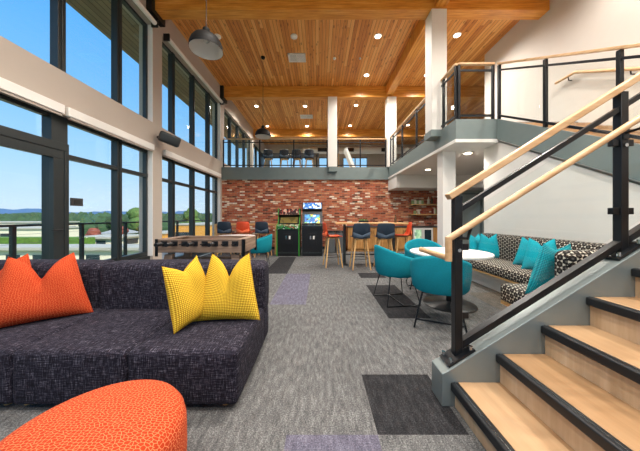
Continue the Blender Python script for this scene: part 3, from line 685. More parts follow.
# ------------------------------------------------------------------ arcade cabinets
def arcade(name, label, x0, x1, y, H, trim, marq, scr, tall):
    t = thing(name, label, 'arcade machine', ((x0+x1)/2, y+.35, 0), world=True)
    D = .78
    prof = [(y, 0), (y+D, 0), (y+D, H), (y+.28, H), (y+.24, H-.2), (y+.36, H-.24), (y+.20, .98), (y-.04, .93), (y-.04, .82), (y, .78)]
    for a, b in ((x0, x0+.025), (x1-.025, x1)):
        MB().prism(prof, 'x', a, b).build('side_panel', 'arcade_black', t, smooth=False)
        e = MB(); ed = prof[2:]+prof[:1]
        for p, q in zip(ed[:-1], ed[1:]): e.bar((0.5*(a+b), p[0]-.004, p[1]), (0.5*(a+b), q[0]-.004, q[1]), .026, .010)
        e.build('edge_molding', trim, t)
    xa, xb = x0+.025, x1-.025
    MB().prism([(y+.02, 0), (y+D-.01, 0), (y+D-.01, H-.01), (y+.30, H-.01), (y+.27, H-.2), (y+.42, H-.25), (y+.24, .95), (y+.02, .9)], 'x', xa, xb).build('body', 'arcade_black', t, smooth=False)
    MB().prism([(y+.285, H-.01), (y+.255, H-.19), (y+.27, H-.2), (y+.30, H-.02)], 'x', xa+.01, xb-.01).build('marquee', marq, t, smooth=False)
    dy, dz = -.16, .98-(H-.24)      # sloping monitor plane
    P = lambda f, off: (y+.36+dy*f-off, H-.24+dz*f)
    MB().prism([P(.02, -.07), P(.02, -.03), P(.98, -.0), P(.98, -.04)], 'x', xa, xb).build('bezel', 'arcade_black', t, smooth=False)
    f0, f1 = (.32, .93) if tall else (.12, .86)
    MB().prism([P(f0, .0-.02), P(f0, -.04), P(f1, -.02), P(f1, .012)], 'x', xa+.05, xb-.05).build('screen', scr, t, smooth=False)
    cp = MB().prism([(y-.035, .925), (y+.20, .975), (y+.20, .90), (y-.035, .83)], 'x', xa, xb).build('control_panel', 'control_art' if not tall else 'arcade_black', t, smooth=False)
    for i in range(3):
        x = xa+(xb-xa)*(.2+.3*i); MB().tube([(x, y+.08, .945), (x, y+.075, 1.0)], .006).lathe([(.004, 0), (.016, .008), (.017, .018), (.004, .03)], (x, y+.075, .99), 12).build('joystick', 'black_plastic', cp)
        for j in range(3): MB().lathe([(.012, 0), (.012, .012)], (x+.05+.028*j, y+.09, .95), 10).build('button', ('player_red', 'trim_white', 'arcade_green')[j], cp)
    dx = (x0+x1)/2
    cd = MB().box(dx-.13, dx+.13, y+.008, y+.02, .34, .7).build('coin_door', 'black_plastic', t, bevel=.004)
    for i in (-1, 1): MB().box(dx+i*.05-.025, dx+i*.05+.025, y, y+.008, .52, .62).build('coin_slot', 'trim_white' if i > 0 else 'chrome', cd)
    MB().box(x0+.03, x1-.03, y+.012, y+.02, .08, .12).build('kick_strip', 'dark_frame', t)
    return t
arcade('arcade_cabinet', 'green-edged black arcade machine with a sloping olive screen', -1.30, -.60, 7.5, 1.47, 'arcade_green', 'marquee_red', 'screen_olive', False)
arcade('arcade_cabinet', 'taller black arcade machine with a bright blue screen and marquee', -.53, .11, 7.5, 1.66, 'dark_frame', 'marquee_blue', 'screen_blue', True)

# bins, cabinets, counter, cooler, shelves
for i, x in enumerate((.24, .56)):
    t = thing('waste_bin', ['grey ribbed waste bin next to the blue arcade machine', 'grey ribbed waste bin behind the orange stool, nearer the bar table'][i], 'waste bin', (x+.15, 8.3, 0), group='waste bins by the brick wall')
    b = MB().box(-.145, .145, -.18, .18, 0, .68)
    b.build('body', 'grey_bin', t, bevel=.01)
    r = MB()
    for k in range(7): r.box(-.13+k*.042, -.12+k*.042, -.188, -.18, .04, .6)
    r.build('ribs', 'grey_bin', t); MB().box(-.15, .15, -.185, .185, .68, .74).build('lid', 'black_plastic', t, bevel=.008)
xs_ = [1.0, 1.56, 2.12, 2.68, 3.24, 3.95, 4.5]
CN = ['under the left end of the dark counter', 'second from the left under the dark counter', 'third from the left under the dark counter', 'left of the glass-fronted cooler', '', 'right of the glass-fronted cooler']
for i, (a, b) in enumerate(zip(xs_[:-1], xs_[1:])):
    if i == 4: continue
    t = thing('base_cabinet', 'oak base cabinet '+CN[i], 'cabinet', ((a+b)/2, 8.78, 0), world=True, group='oak cabinets along the brick wall')
    MB().box(a+.002, b-.002, 8.5, 9.08, .08, .84).box(a+.01, b-.01, 8.54, 9.05, 0, .08).build('body', 'cabinet_wood', t)
    for c_, e_ in ((a+.008, (a+b)/2-.003), ((a+b)/2+.003, b-.008)):
        dd = MB().box(c_, e_, 8.482, 8.5, .1, .83).build('door', 'cabinet_wood', t, bevel=.002)
        hxp = e_-.03 if c_ < (a+b)/2-.01 else c_+.03
        MB().tube([(hxp, 8.468, .62), (hxp, 8.468, .74)], .006).build('handle', 'black_steel', dd)
tag(MB().box(.98, 4.52, 8.46, 9.09, .842, .88).build('countertop', 'counter_dark', bevel=.003), 'long dark countertop over the oak cabinets at the brick wall', 'countertop')
t = thing('beverage_cooler', 'steel framed cooler with two glass doors under the dark counter', 'cooler', (3.6, 8.78, 0), world=True)
MB().box(3.25, 3.94, 8.5, 9.06, .0, .83).build('body', 'stainless', t)
for a, b in ((3.255, 3.59), (3.6, 3.935)):
    d_ = MB().box(a, b, 8.462, 8.498, .08, .14).box(a, b, 8.462, 8.498, .76, .82).box(a, a+.045, 8.462, 8.498, .14, .76).box(b-.045, b, 8.462, 8.498, .14, .76).build('door', 'lamp_white', t)
    MB().box(a+.045, b-.045, 8.485, 8.495, .14, .76).build('glazing', 'cooler_inside_glow' if a < 3.4 else 'window_dark', d_)
for z, nm in ((1.29, 'lower'), (1.65, 'upper')):
    t = thing('wall_shelf', '%s oak wall shelf on the brick wall above the cooler' % nm, 'shelf', (3.9, 8.96, z), world=True, group='oak shelves on the brick wall')
    MB().box(3.32, 4.7, 8.83, 9.095, z-.02, z+.02).build('board', 'oak', t, bevel=.003)
    for x in (3.5, 4.5): MB().box(x-.012, x+.012, 8.86, 9.095, z-.045, z-.02).build('bracket', 'black_steel', t)
def item(name, label, cat, x, z, w, h, mat, grp=None, d=.12):
    o = MB().box(-w/2, w/2, -d/2, d/2, 0, h).build(name, mat, bevel=.004); o.location = (x, 8.95, z); tag(o, label, cat, grp)
ofs = ['leftmost', 'second from the left', 'middle', 'fourth from the left', 'rightmost']
for i in range(5):
    item('box', 'small box on the upper wall shelf, %s of five' % ofs[i], 'box', 3.42+i*.085, 1.671, .075, .13+.02*((i*3) % 3), ('book_green', 'book_cream', 'book_green', 'book_cream', 'book_green')[i], 'boxes on the upper wall shelf')
for i in range(3):
    o = MB().lathe([(.036, 0), (.04, .02), (.04, .17), (.014, .22), (.014, .27)], (0, 0, 0), 14).build('bottle', ('book_cream', 'bottle_glass', 'book_red')[i]); o.location = (4.0+i*.12, 8.95, 1.671)
    tag(o, ('cream', 'brown', 'red')[i]+' bottle at the right of the upper wall shelf', 'bottle', 'bottles on the upper wall shelf')
for i in range(3):
    item('jar', ('green square jar', 'cream square jar', 'dark red square jar')[i]+' on the lower wall shelf', 'jar', 3.5+i*.13, 1.311, .08, .12, ('book_green', 'book_cream', 'book_red')[i], 'jars on the lower wall shelf', .09)
for i in range(6):
    item('book', ('tall', 'short')[i % 2]+' '+('red', 'cream', 'green')[i % 3]+' book upright at the right end of the lower wall shelf', 'book', 4.15+i*.045, 1.311, .035, .20+.03*(i % 2), ('book_red', 'book_cream', 'book_green')[i % 3], 'books on the lower wall shelf')

# ------------------------------------------------------------------ round tables and tub chairs
def round_table(label, x, y, r, z):
    t = thing('round_table', label, 'table', (x, y, 0))
    MB().lathe([(r-.02, z-.032), (r-.004, z-.026), (r, z-.014), (r-.004, z-.002), (r-.012, z)], (0, 0, 0), 56).build('tabletop', 'table_white', t, ang=50)
    MB().tube([(0, 0, .03), (0, 0, z-.03)], .038, 20).build('column', 'black_steel', t)
    MB().lathe([(.33, 0), (.335, .008), (.32, .018), (.09, .032), (.05, .05)], (0, 0, 0), 48).build('base_plate', 'black_steel', t)
    MB().lathe([(.12, 0), (.1, .012)], (0, 0, z-.046), 24).build('mounting_plate', 'black_steel', t)
    return t
round_table('white round table on a black disc base beside the banquette', 1.79, 3.37, .51, .725)
round_table('white round table behind the football table', -2.12, 6.25, .48, .725)

def make_tub(label):
    t = thing('tub_chair', label, 'armchair')
    vs = []; fs = []; n = 36; A = math.radians(142)
    for i in range(n+1):
        a = -A+2*A*i/n; f = abs(a)/A
        top = .80-.17*(3*f*f-2*f**3)*1.0; bot = .39
        dx, dy = math.sin(a), -math.cos(a)
        prof = [(.84, bot), (.93, bot+.035), (.985, (bot+top)/2), (1.0, top-.03), (.985, top), (.93, top+.004), (.875, top-.02), (.84, (bot+top)/2), (.83, bot+.06)]
        ex = 1.0+.10*max(0, f-.55)
        for k, z in prof: vs.append((dx*.312*k, dy*.30*k*ex, z))
    m = len(prof)
    for i in range(n):
        for j in range(m):
            a = i*m+j; b = i*m+(j+1) % m; fs.append((a, b, b+m, a+m))
    fs.append(tuple(range(m))); fs.append(tuple(n*m+j for j in range(m-1, -1, -1)))
    q = MB(); q.add(vs, fs); q.build('backrest', 'teal_felt', t, ang=70)
    s_ = MB(); pr = [(.22, .375), (.25, .385), (.262, .42), (.26, .455), (.24, .475), (.1, .482), (.01, .483)]
    s_.lathe(pr, (0, 0, 0), 40); s_.v = [Vector((p.x*1.0, p.y*1.0+.035, p.z)) for p in s_.v]; s_.build('seat', 'teal_felt', t, ang=80)
    for sx in (-1, 1):
        MB().tube([(sx*.17, .16, .38), (sx*.25, .235, .01), (sx*.25, -.235, .01), (sx*.17, -.16, .38)], .009, 8).build('leg', 'black_steel', t)
    for a_ in ((-.17, .16, .377), (-.17, -.16, .377), (-.25, 0, .01)): MB().tube([a_, (-a_[0], a_[1], a_[2])], .009).build('cross_bar', 'black_steel', t)
    return t
tc = make_tub('teal tub chair with its back to us at the round table, nearest'); tc.location = (1.36, 2.76, 0); tc.rotation_euler.z = -.45; tc['group'] = 'teal tub chairs'
dup(tc, 'teal tub chair at the left side of the round table, facing right', (1.10, 3.52, 0), -PI/2+.15, 'teal tub chairs')
dup(tc, 'teal tub chair on the far side of the round table', (1.80, 4.22, 0), PI-.2, 'teal tub chairs')
dup(tc, 'teal tub chair beyond the right end of the football table', (-1.40, 5.75, 0), PI/2+.15, 'teal tub chairs')

# ------------------------------------------------------------------ banquette
bq = thing('banquette', 'L-shaped banquette with black and cream hexagon fabric under the stairs', 'bench', (3.0, 3.5, 0), world=True)
MB().box(2.88, 3.38, 2.78, 4.82, .0, .28).box(2.2, 3.38, 2.2, 2.78, 0, .22).build('plinth', 'white_paint', bq)
MB().box(2.68, 3.38, 2.78, 4.86, .28, .31).box(2.06, 3.38, 2.16, 2.78, .22, .26).build('wood_edge', 'oak', bq, bevel=.003)
MB().rbox(2.67, 3.26, 2.70, 4.87, .31, .46, .03, 4, puff=.01).build('seat', 'hex_fabric', bq)
MB().rbox(2.05, 3.26, 2.24, 2.79, .26, .45, .035, 4, puff=.008).build('seat', 'hex_fabric', bq)
MB().rbox(3.2, 3.38, 2.2, 4.87, .40, .885, .05, 4, puff=.008).build('backrest', 'hex_fabric', bq)
MB().rbox(2.15, 3.38, 2.10, 2.27, .26, .90, .06, 5, puff=.008).build('backrest', 'hex_fabric', bq)
g = 'teal pillows on the banquette'
add_pillow('teal pillow at the far end of the banquette, left one of the far pair', 'teal_fabric', (3.03, 4.66, .462), math.radians(20), .2, .42, .40, .13, .07, group=g)
add_pillow('teal pillow in the far pair on the banquette, the right one in front', 'teal_fabric', (3.08, 4.42, .462), math.radians(-25), .2, .42, .42, .14, .06, group=g)
add_pillow('teal pillow in the middle of the banquette, behind its twin', 'teal_fabric', (3.12, 3.62, .462), math.radians(-58), .22, .44, .42, .13, .08, group=g)
add_pillow('teal pillow in the middle of the banquette, front one of the pair', 'teal_fabric', (3.05, 3.34, .462), math.radians(-35), .22, .46, .43, .15, .08, group=g)
add_pillow('teal knitted pillow at the near end of the banquette, closest to the stairs', 'teal_knit', (2.24, 2.37, .452), math.radians(176), .14, .47, .48, .15, .03, taper=.5, group=g)
add_pillow('teal pillow peeking over the hexagon backrest near the stairs', 'teal_fabric', (2.86, 2.45, .452), math.radians(200), .15, .44, .48, .14, .06, group=g)

# ------------------------------------------------------------------ ceiling fixtures
def downlight(label, x, y, z=6.0, p=60, r=.075, grp='recessed ceiling lights'):
    t = thing('recessed_light', label, 'ceiling light', (x, y, z), group=grp)
    MB().lathe([(r+.03, .0), (r+.03, -.008), (r, -.012)], (0, 0, 0), 24).build('trim_ring', 'trim_white', t)
    MB().lathe([(r-.002, -.012), (r-.006, -.016)], (0, 0, 0), 24).build('lens', 'lamp_glow', t)
    L = bpy.data.lights.new('lamp', 'SPOT'); L.energy = p; L.color = (1, .94, .86); L.shadow_soft_size = .09; L.spot_size = math.radians(150); L.spot_blend = .7
    o = bpy.data.objects.new('lamp', L); col.objects.link(o); o.location = (0, 0, -.05); o.parent = t
    return t
def ceil_xy(px, py, z): s = (217-py)/(z-1.2); return ((px-319)/s, 245/s)
PW = 260
DL = [(378, 36, 'recessed light between the nearest and middle beams, nearer one'), (366.5, 75, 'recessed light just in front of the middle beam'),
      (427, 75, 'recessed light right of the lengthwise beam near the white column'), (457, 35, 'recessed light over the corner railing right of the white column'),
      (256.5, 106, 'recessed light past the middle beam, leftmost of the front row'), (305, 106, 'recessed light past the middle beam left of the far white column'), (356, 105, 'recessed light past the middle beam right of the far white column'),
      (267.4, 126, 'recessed light near the farthest beam, leftmost of the back row'), (307, 126, 'recessed light near the farthest beam, middle of the back row'), (350, 125.5, 'recessed light near the farthest beam, rightmost of the back row'),
      (408, 125, 'recessed light seen through the right upper railing')]
for px, py, lab in DL:
    x, y = ceil_xy(px, py, 6.0); downlight(lab, x, y, 6.0, PW if y < 9 else 150)
for x, y in ((-.5, 3.0), (1.6, 3.0), (4.0, 3.2), (-2.2, -.6), (.9, -.6), (3.6, -.6), (-2.2, -3.), (.9, -3.), (3.4, 1.0), (-.6, 1.0)):  # extra downlights kept out of view, added to brighten the room
    downlight('unseen recessed light added above or behind the camera to brighten the room', x, y, 6.0, PW)
for i, (x, y) in enumerate(((3.25, 5.35), (3.2, 7.2), (5.2, 6.4), (5.6, 8.2))):
    downlight(['recessed light under the upper floor beside the lower white column', 'recessed light under the upper floor in front of the dropped soffit', 'recessed light in the side hall under the upper floor', 'recessed light at the end of the side hall'][i], x, y, 2.6, 55, grp='lights under the upper floor')
def small(name, label, cat, px, py, prof, mat, grp=None):
    x, y = ceil_xy(px, py, 6.0); o = MB().lathe(prof, (0, 0, 0), 24).build(name, mat); o.location = (x, y, 6.0); tag(o, label, cat, grp)
small('smoke_detector', 'white smoke detector on the ceiling beside the nearest pendant lamp', 'smoke detector', 217.5, 36, [(.09, 0), (.09, -.03), (.06, -.045)], 'trim_white', 'smoke detectors')
small('smoke_detector', 'white smoke detector on the ceiling above the air vent', 'smoke detector', 294, 36, [(.09, 0), (.09, -.03), (.06, -.045)], 'trim_white', 'smoke detectors')
small('sprinkler', 'white ceiling sprinkler right of the air vent', 'sprinkler', 334.5, 58, [(.045, 0), (.045, -.02), (.02, -.05)], 'trim_white', 'sprinklers')
small('sprinkler', 'small white ceiling sprinkler left of the lengthwise beam', 'sprinkler', 360, 58, [(.03, 0), (.03, -.02), (.015, -.04)], 'trim_white', 'sprinklers')
for px, py, w, h, lab in ((297, 57.5, .52, .4, 'white ceiling air vent with slats between the smoke detector and the middle beam'), (306.5, 116.5, .6, .42, 'white ceiling air vent past the middle beam')):
    x, y = ceil_xy(px, py, 6.0); t = thing('ceiling_vent', lab, 'air vent', (x, y, 6.0), group='ceiling vents')
    f = MB().box(-w/2, w/2, -h/2, -h/2+.05, -.02, 0).box(-w/2, w/2, h/2-.05, h/2, -.02, 0).box(-w/2, -w/2+.05, -h/2, h/2, -.02, 0).box(w/2-.05, w/2, -h/2, h/2, -.02, 0).box(-.015, .015, -h/2, h/2, -.02, 0)
    f.build('frame', 'trim_white', t); s_ = MB()
    for k in range(6): yy = -h/2+.06+k*(h-.12)/5; s_.box(-w/2+.05, w/2-.05, yy-.012, yy+.012, -.016, -.004)
    s_.build('slats', 'trim_white', t); MB().box(-w/2+.04, w/2-.04, -h/2+.04, h/2-.04, -.003, -.001).build('backing', 'grey_bin', t)
def pendant(label, x, y, z):
    t = thing('pendant_lamp', label, 'pendant lamp', (x, y, z), group='dome pendant lamps')
    R = .235
    pr = [(R, -.015), (R, 0), (R*.985, .05), (R*.9, .11), (R*.74, .165), (R*.5, .205), (R*.28, .225), (.05, .235)]
    MB().lathe(pr, (0, 0, 0), 48, close=False).build('shade', 'lamp_black', t, ang=80)
    pi = [(R-.004, -.015)]+[(r-.006, zz-.006) for r, zz in pr[1:]]
    MB().lathe(pi, (0, 0, 0), 48, close=False).build('inner_shade', 'lamp_white', t, ang=80)
    MB().lathe([(.05, .23), (.055, .25), (.05, .30), (.025, .325)], (0, 0, 0), 24).build('cap', 'lamp_black', t)
    MB().lathe([(.012, .09), (.045, .12), (.05, .15), (.03, .2), (.02, .225)], (0, 0, 0), 20).build('bulb', 'lamp_bulb_glass', t)
    MB().tube([(0, 0, .32), (0, 0, 5.98-z)], .006, 6).build('cord', 'black_plastic', t)
    MB().lathe([(.05, 6.0-z-.05), (.065, 6.0-z-.001)], (0, 0, 0), 24).build('canopy', 'lamp_black', t)
pendant('large black dome pendant lamp with white inside near the windows, closest', -1.68, 3.65, 3.70)
pendant('black dome pendant lamp hanging on a long cord before the far railing', -1.68, 7.35, 3.62)
# loudspeaker on the column
t = thing('wall_speaker', 'dark grey loudspeaker on the column between the windows', 'loudspeaker', (XL, 5.46, 2.95), world=True)
q = MB().rbox(-.12, .12, -.21, .21, -.11, .11, .045, 3); mt = Matrix.Translation((XL+.27, 5.46, 2.93)) @ Matrix.Rotation(.35, 4, 'Y') @ Matrix.Rotation(-.95, 4, 'Z')
q.xf(mt).build('body', 'dark_frame', t); MB().tube([(XL, 5.46, 2.98), (XL+.2, 5.46, 2.96)], .03).build('bracket', 'black_steel', t)
# sign on the glass
t = thing('window_sign', 'small dark sign fixed to the window beside the glazed door', 'sign', (-3.72, 3.86, 1.3), world=True)
MB().box(-3.743, -3.725, 3.68, 3.87, 1.37, 1.49).build('plate', 'counter_dark', t, bevel=.003); MB().box(-3.725, -3.722, 3.73, 3.82, 1.40, 1.46).build('face', 'dark_frame', t)
# socket on the far white wall
tag(MB().box(3.392, 3.4, 4.93, 4.99, 1.12, 1.22).build('wall_switch', 'lamp_white'), 'small white switch plate on the corner of the banquette wall', 'switch')

# ------------------------------------------------------------------ upper floor furniture
up = dup(s1, 'dark bar stool upstairs behind the railing, leftmost', (-2.2, 10.6, 3.0), .2, 'bar stools upstairs')
for x, r, lab in ((-1.5, .1, 'second from the left'), (-.95, -.1, 'third from the left'), (-.42, .0, 'nearest the far white column')):
    dup(s1, 'dark bar stool upstairs behind the railing, '+lab, (x, 10.6, 3.0), r, 'bar stools upstairs')
t = thing('high_table', 'long dark high table upstairs behind the railing', 'table', (-1.3, 11.2, 3.0))
MB().box(-1.4, 1.3, -.3, .3, 1.0, 1.04).build('tabletop', 'counter_dark', t)
for x in (-1.3, 1.2): MB().box(x-.03, x+.03, -.28, .28, 0, 1.0).build('leg', 'black_steel', t)
t = thing('air_duct', 'white round air duct under the ceiling of the upper floor', 'air duct', (2.2, 15.2, 5.3), world=True)
MB().tube([(-1.0, 15.2, 5.32), (5.5, 15.2, 5.32)], .2, 24).build('duct', 'trim_white', t)
for x in (.2, 1.85, 4.1): MB().box(x-.28, x+.28, 14.96, 15.02, 5.2, 5.42).build('grille', 'black_plastic', t)
for x in (-.7, 2.9, 5.2): MB().box(x-.01, x+.01, 15.19, 15.21, 5.5, 5.999).build('strap', 'stainless', t)
t = thing('lounge_chair', 'white reclining lounge chair upstairs between the far columns', 'lounge chair', (2.0, 11.2, 3.0))
MB().prism([(-.5, .42), (.35, .40), (.7, .28), (.7, .22), (.35, .32), (-.5, .34)], 'y', -.3, .3).build('seat', 'trim_white', t)
MB().prism([(-.5, .38), (-.85, 1.25), (-.75, 1.3), (-.38, .42)], 'y', -.3, .3).build('backrest', 'trim_white', t)
for x in (-.4, .5):
    for y in (-.25, .25): MB().tube([(x, y, 0), (x, y, .36)], .02).build('leg', 'black_steel', t)
t = thing('storage_cabinet', 'tan wooden cabinet upstairs right of the far white column', 'cabinet', (.7, 11.6, 3.0))
MB().box(-.22, .22, -.25, .25, 0, 1.15).build('body', 'tan_panel', t); MB().box(-.21, .21, -.27, -.25, .03, 1.12).build('door', 'tan_panel', t)

# ------------------------------------------------------------------ outside
struct(MB().box(-5.45, -3.9, -4.2, 16.4, -.2, -.02).build('balcony_floor', 'concrete', smooth=False), 'balcony slab outside the windows')
t = None
t = thing('balcony_railing', 'black balcony railing with a flat top rail outside the windows', 'railing', (-5.25, 5, -.02), world=True)
MB().box(-5.29, -5.21, -4.1, 16.3, 1.03, 1.07).build('top_rail', 'dark_frame', t); MB().box(-5.27, -5.23, -4.1, 16.3, .06, .1).build('bottom_rail', 'dark_frame', t)
for k in range(16):
    y = 4.2+(k-6)*1.22; MB().box(-5.28, -5.22, y-.03, y+.03, -.02, 1.03).build('post', 'dark_frame', t)
    
for k in range(5): MB().tube([(-5.25, -4.0, .25+k*.16), (-5.25, 16.2, .25+k*.16)], .0025, 5).build('cable', 'stainless', t)
struct(MB().add([(-1500, -400, -6.5), (-5.5, -400, -6.5), (-5.5, 1800, -6.5), (-1500, 1800, -6.5)], [(0, 1, 2, 3)]).build('ground', 'grass', smooth=False), 'ground outside')

def building(label, x0, x1, y0, y1, z1, wall, over=.8, wins=(), sp=4.0, ww=2.2, zg=-6.5):
    t = thing('building', label, 'building', ((x0+x1)/2, (y0+y1)/2, zg), world=True)
    MB().box(x0, x1, y0, y1, zg, z1-.2).build('wall', wall, t, smooth=False)
    MB().box(x0-over, x1+over, y0-over, y1+over, z1-.2, z1).build('roof', 'roof_white', t, smooth=False)
    # windows on the face toward +x and toward -y
    for (za, zb) in wins:
        k = int((y1-y0)/4)
        for i in range(k):
            y = y0+1.2+i*4
            MB().box(x1-.02, x1+.06, y, y+2.2, za, zb).build('window', 'window_dark', t, smooth=False)
        k = int((x1-x0)/sp)
        for i in range(k):
            x = x0+.6+i*sp
            MB().box(x, x+ww, y0-.06, y0+.02, za, zb).build('window', 'window_dark', t, smooth=False)
    return t
building('cream low building with a flat white roof, closest to the balcony', -40, -12.5, 17.5, 19.2, -.95, 'cream_wall', .3, wins=((-2.2, -1.5),), sp=1.9, ww=.95)
building('long cream building with a row of dark windows behind the hedge', -70, -43, 38, 44, -.5, 'cream_wall', .2, wins=((-1.85, -1.35),))
building('white block rising behind the long cream building at the left', -76, -57, 50, 58, .2, 'cream_wall', .2, wins=((-1.6, -.9),))
building('ochre building with a flat roof seen past the football table', -20.5, -15.2, 34, 44, .25, 'ochre_wall', .1, wins=((-1.8, -.9),))
building('low ochre annex left of the taller ochre building', -24, -20.7, 33, 43, -.9, 'ochre_wall', .1, wins=((-2.2, -1.6),))
hs = thing('house', 'small pale house with a grey hipped roof between the trees', 'house', (-42, 52, -6.5), world=True)
MB().box(-44.4, -39.8, 50, 54, -6.5, -2.2).build('wall', 'cream_wall', hs, smooth=False)
MB().add([(-44.9, 49.5, -2.2), (-39.3, 49.5, -2.2), (-39.3, 54.5, -2.2), (-44.9, 54.5, -2.2), (-43.2, 52, -1.3), (-41, 52, -1.3)], [(0, 1, 5, 4), (1, 2, 5), (2, 3, 4, 5), (3, 0, 4), (3, 2, 1, 0)]).build('roof', 'roof_grey', hs, smooth=False)
for x_ in (-43.8, -42.4, -41): MB().box(x_, x_+.8, 49.95, 50, -3.4, -2.5).build('window', 'window_dark', hs)
building('long cream wing with a flat roof seen through the narrow window pane', -27, -22.5, 27, 31, -1.0, 'cream_wall', .3, wins=((-2.0, -1.4),), sp=1.9, ww=1.0)
def blob(m, c, r, seed, squash=1.0):
    import bmesh
    bm = bmesh.new(); bmesh.ops.create_icosphere(bm, subdivisions=3, radius=1)
    for v in bm.verts:
        d = v.co.normalized(); k = 1+.35*noise.noise(d*2.3+Vector((seed, 0, 0)))+.2*noise.noise(d*6+Vector((0, seed, 0)))
        v.co = Vector((d.x*r*k, d.y*r*k, d.z*r*k*squash))+Vector(c)
    idx = {v: i for i, v in enumerate(bm.verts)}
    m.add([v.co.copy() for v in bm.verts], [tuple(idx[v] for v in f.verts) for f in bm.faces]); bm.free()
hg = tag(MB().box(-33, -23.2, 24, 25.4, -6.5, -.84).build('hedge', 'hedge', smooth=False), 'clipped bright green hedge between the cream buildings', 'hedge')
def tree(label, x, y, h, r, mat, kind='round', zg=-6.5):
    t = thing('tree', label, 'tree', (x, y, zg), group='trees outside the windows')
    m = MB(); sd = x*1.7+y
    if kind == 'round':
        for i in range(7):
            a = random.random()*2*PI; d = r*.5*random.random(); blob(m, (d*math.cos(a), d*math.sin(a), h*(.5+.28*random.random())), r*random.uniform(.45, .65), sd+i)
        blob(m, (0, 0, h*.78), r*.55, sd)
    else:
        for i in range(8):
            f = i/7; blob(m, (random.uniform(-.1, .1)*r, 0, h*(.22+.75*f)), r*(1.02-f)*.75+.15, sd+i, .6)
    m.build('crown', mat, t, ang=180); MB().tube([(0, 0, 0), (0, 0, h*.6)], r*.1, 8, r*.05).build('trunk', 'trunk', t)
TR = [(-47, 66, 7.6, 3.0, 'leaf_mid', 'round', 'green round tree above the long cream building'), (-55, 68, 8.0, 3.5, 'leaf_dark', 'round', 'broad dark tree behind the white block'),
      (-43.6, 58.5, 10.8, 2.6, 'leaf_mid', 'round', 'tallest green tree on the skyline, in the narrow window pane'), (-35.2, 50, 7.2, 2.0, 'leaf_dark', 'round', 'lower dark tree beside the tallest one in the narrow pane'),
      (-38.6, 42, 6.4, 1.5, 'leaf_red', 'round', 'reddish tree behind the balcony rail'), (-37.4, 46, 6.9, 1.3, 'leaf_red', 'round', 'smaller reddish tree left of the other one'),
      (-28.2, 54, 10.4, 2.6, 'leaf_mid', 'round', 'tall green tree behind the ochre building, seen past the football table'), (-31, 60, 8.8, 2.2, 'leaf_dark', 'round', 'dark tree left of the tall one behind the ochre building'),
      (-23, 62, 8.8, 1.8, 'leaf_dark', 'cone', 'pointed evergreen behind the ochre building'), (-19, 66, 8.0, 2.2, 'leaf_mid', 'round', 'green tree near the brick wall end of the view'),
      (-70, 66, 7.6, 3, 'leaf_mid', 'round', 'wide green tree at the far left behind the buildings')]
for x, y, h, r, mt_, kd, lab in TR: tree(lab, x, y, h, r, mt_, kd)
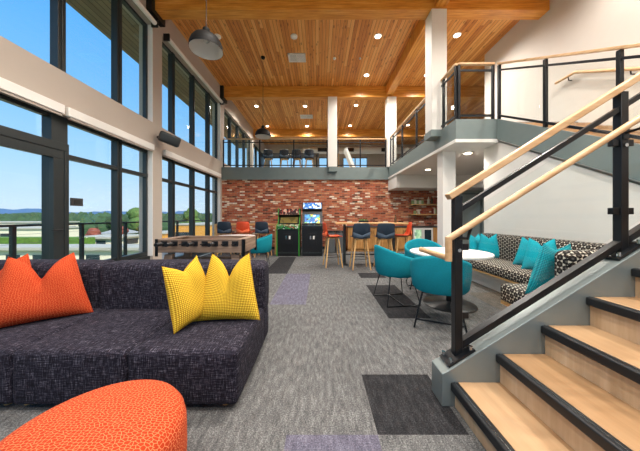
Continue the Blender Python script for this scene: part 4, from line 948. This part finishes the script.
# distant woods: nobody could count them
fw = MB()
for i in range(520):
    y = random.uniform(85, 200); x = -y*random.uniform(.30, 1.5); h = random.uniform(6.0, 8.6)*(1+y/900); r = random.uniform(2.2, 5)
    k = 6; base = len(fw.v); vs = []
    for rr, zz in ((r, 0), (r*1.1, h*.5), (r*.7, h*.82), (r*.15, h)):
        for j in range(k): a = 2*PI*j/k+i; vs.append((x+rr*math.cos(a)*random.uniform(.8, 1.2), y+rr*math.sin(a), -6.5+zz*random.uniform(.93, 1.05)))
    fs = [(q*k+j, q*k+(j+1) % k, (q+1)*k+(j+1) % k, (q+1)*k+j) for q in range(3) for j in range(k)]+[tuple(3*k+j for j in range(k))]
    fw.add(vs, fs)
tag(fw.build('distant_woods', 'forest', smooth=False), 'dark green woods stretching along the horizon', 'woods', kind='stuff')
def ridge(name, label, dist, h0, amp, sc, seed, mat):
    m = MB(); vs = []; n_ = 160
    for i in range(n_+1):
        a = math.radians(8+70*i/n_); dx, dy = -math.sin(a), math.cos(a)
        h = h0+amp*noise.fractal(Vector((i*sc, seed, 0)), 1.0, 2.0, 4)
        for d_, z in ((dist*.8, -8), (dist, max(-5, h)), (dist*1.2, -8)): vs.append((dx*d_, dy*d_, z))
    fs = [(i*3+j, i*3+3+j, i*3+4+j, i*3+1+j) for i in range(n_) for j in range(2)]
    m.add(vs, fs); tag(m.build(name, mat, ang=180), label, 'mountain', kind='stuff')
ridge('mountain_range', 'low mountain range tinted haze blue on the horizon', 1400, 24, 22, .07, 3.3, 'mountain')
ridge('wooded_hill', 'dark wooded hills in front of the blue mountains', 480, 5.0, 3.5, .09, 8.1, 'forest')

# ------------------------------------------------------------------ world, sun, camera
w = bpy.data.worlds.new('sky'); SC.world = w; w.use_nodes = True; nt = w.node_tree; bg = nt.nodes['Background']
tc_ = nt.nodes.new('ShaderNodeTexCoord'); sp_ = nt.nodes.new('ShaderNodeSeparateXYZ'); rp = nt.nodes.new('ShaderNodeValToRGB')
nt.links.new(tc_.outputs['Generated'], sp_.inputs[0]); nt.links.new(sp_.outputs[2], rp.inputs[0]); nt.links.new(rp.outputs[0], bg.inputs[0])
cr = rp.color_ramp
stops = [(0, hx('#C9DBEA')), (.04, hx('#C4DDF2')), (.16, hx('#A5D0F3')), (.32, hx('#7DBDF2')), (.55, hx('#55A8F0')), (1, hx('#2F82D8'))]
while len(cr.elements) < len(stops): cr.elements.new(.5)
for e, (p, c) in zip(cr.elements, stops): e.position = p; e.color = (*c, 1)
bg.inputs[1].default_value = .8
S = bpy.data.lights.new('sun', 'SUN'); S.energy = 3.8; S.color = (1, .95, .88); S.angle = .009
o = bpy.data.objects.new('sun', S); col.objects.link(o); o.rotation_euler = Vector((-.45, .45, -.6)).to_track_quat('-Z', 'Y').to_euler()

cam = bpy.data.cameras.new('camera'); co = bpy.data.objects.new('camera', cam); col.objects.link(co); SC.camera = co
co.location = (0, 0, 1.2); co.rotation_euler = (PI/2, 0, 0)
cam.sensor_width = 36; cam.lens = 36*245/640; cam.shift_y = -8.5/640; cam.shift_x = 1/640; cam.clip_start = .05; cam.clip_end = 5000
SC.view_settings.view_transform = 'Standard'; SC.view_settings.look = 'None'; SC.view_settings.gamma = 1; SC.view_settings.exposure = .68
SC.view_settings.use_curve_mapping = False
for o in bpy.data.objects:
    if '_o' in o.keys(): del o['_o']
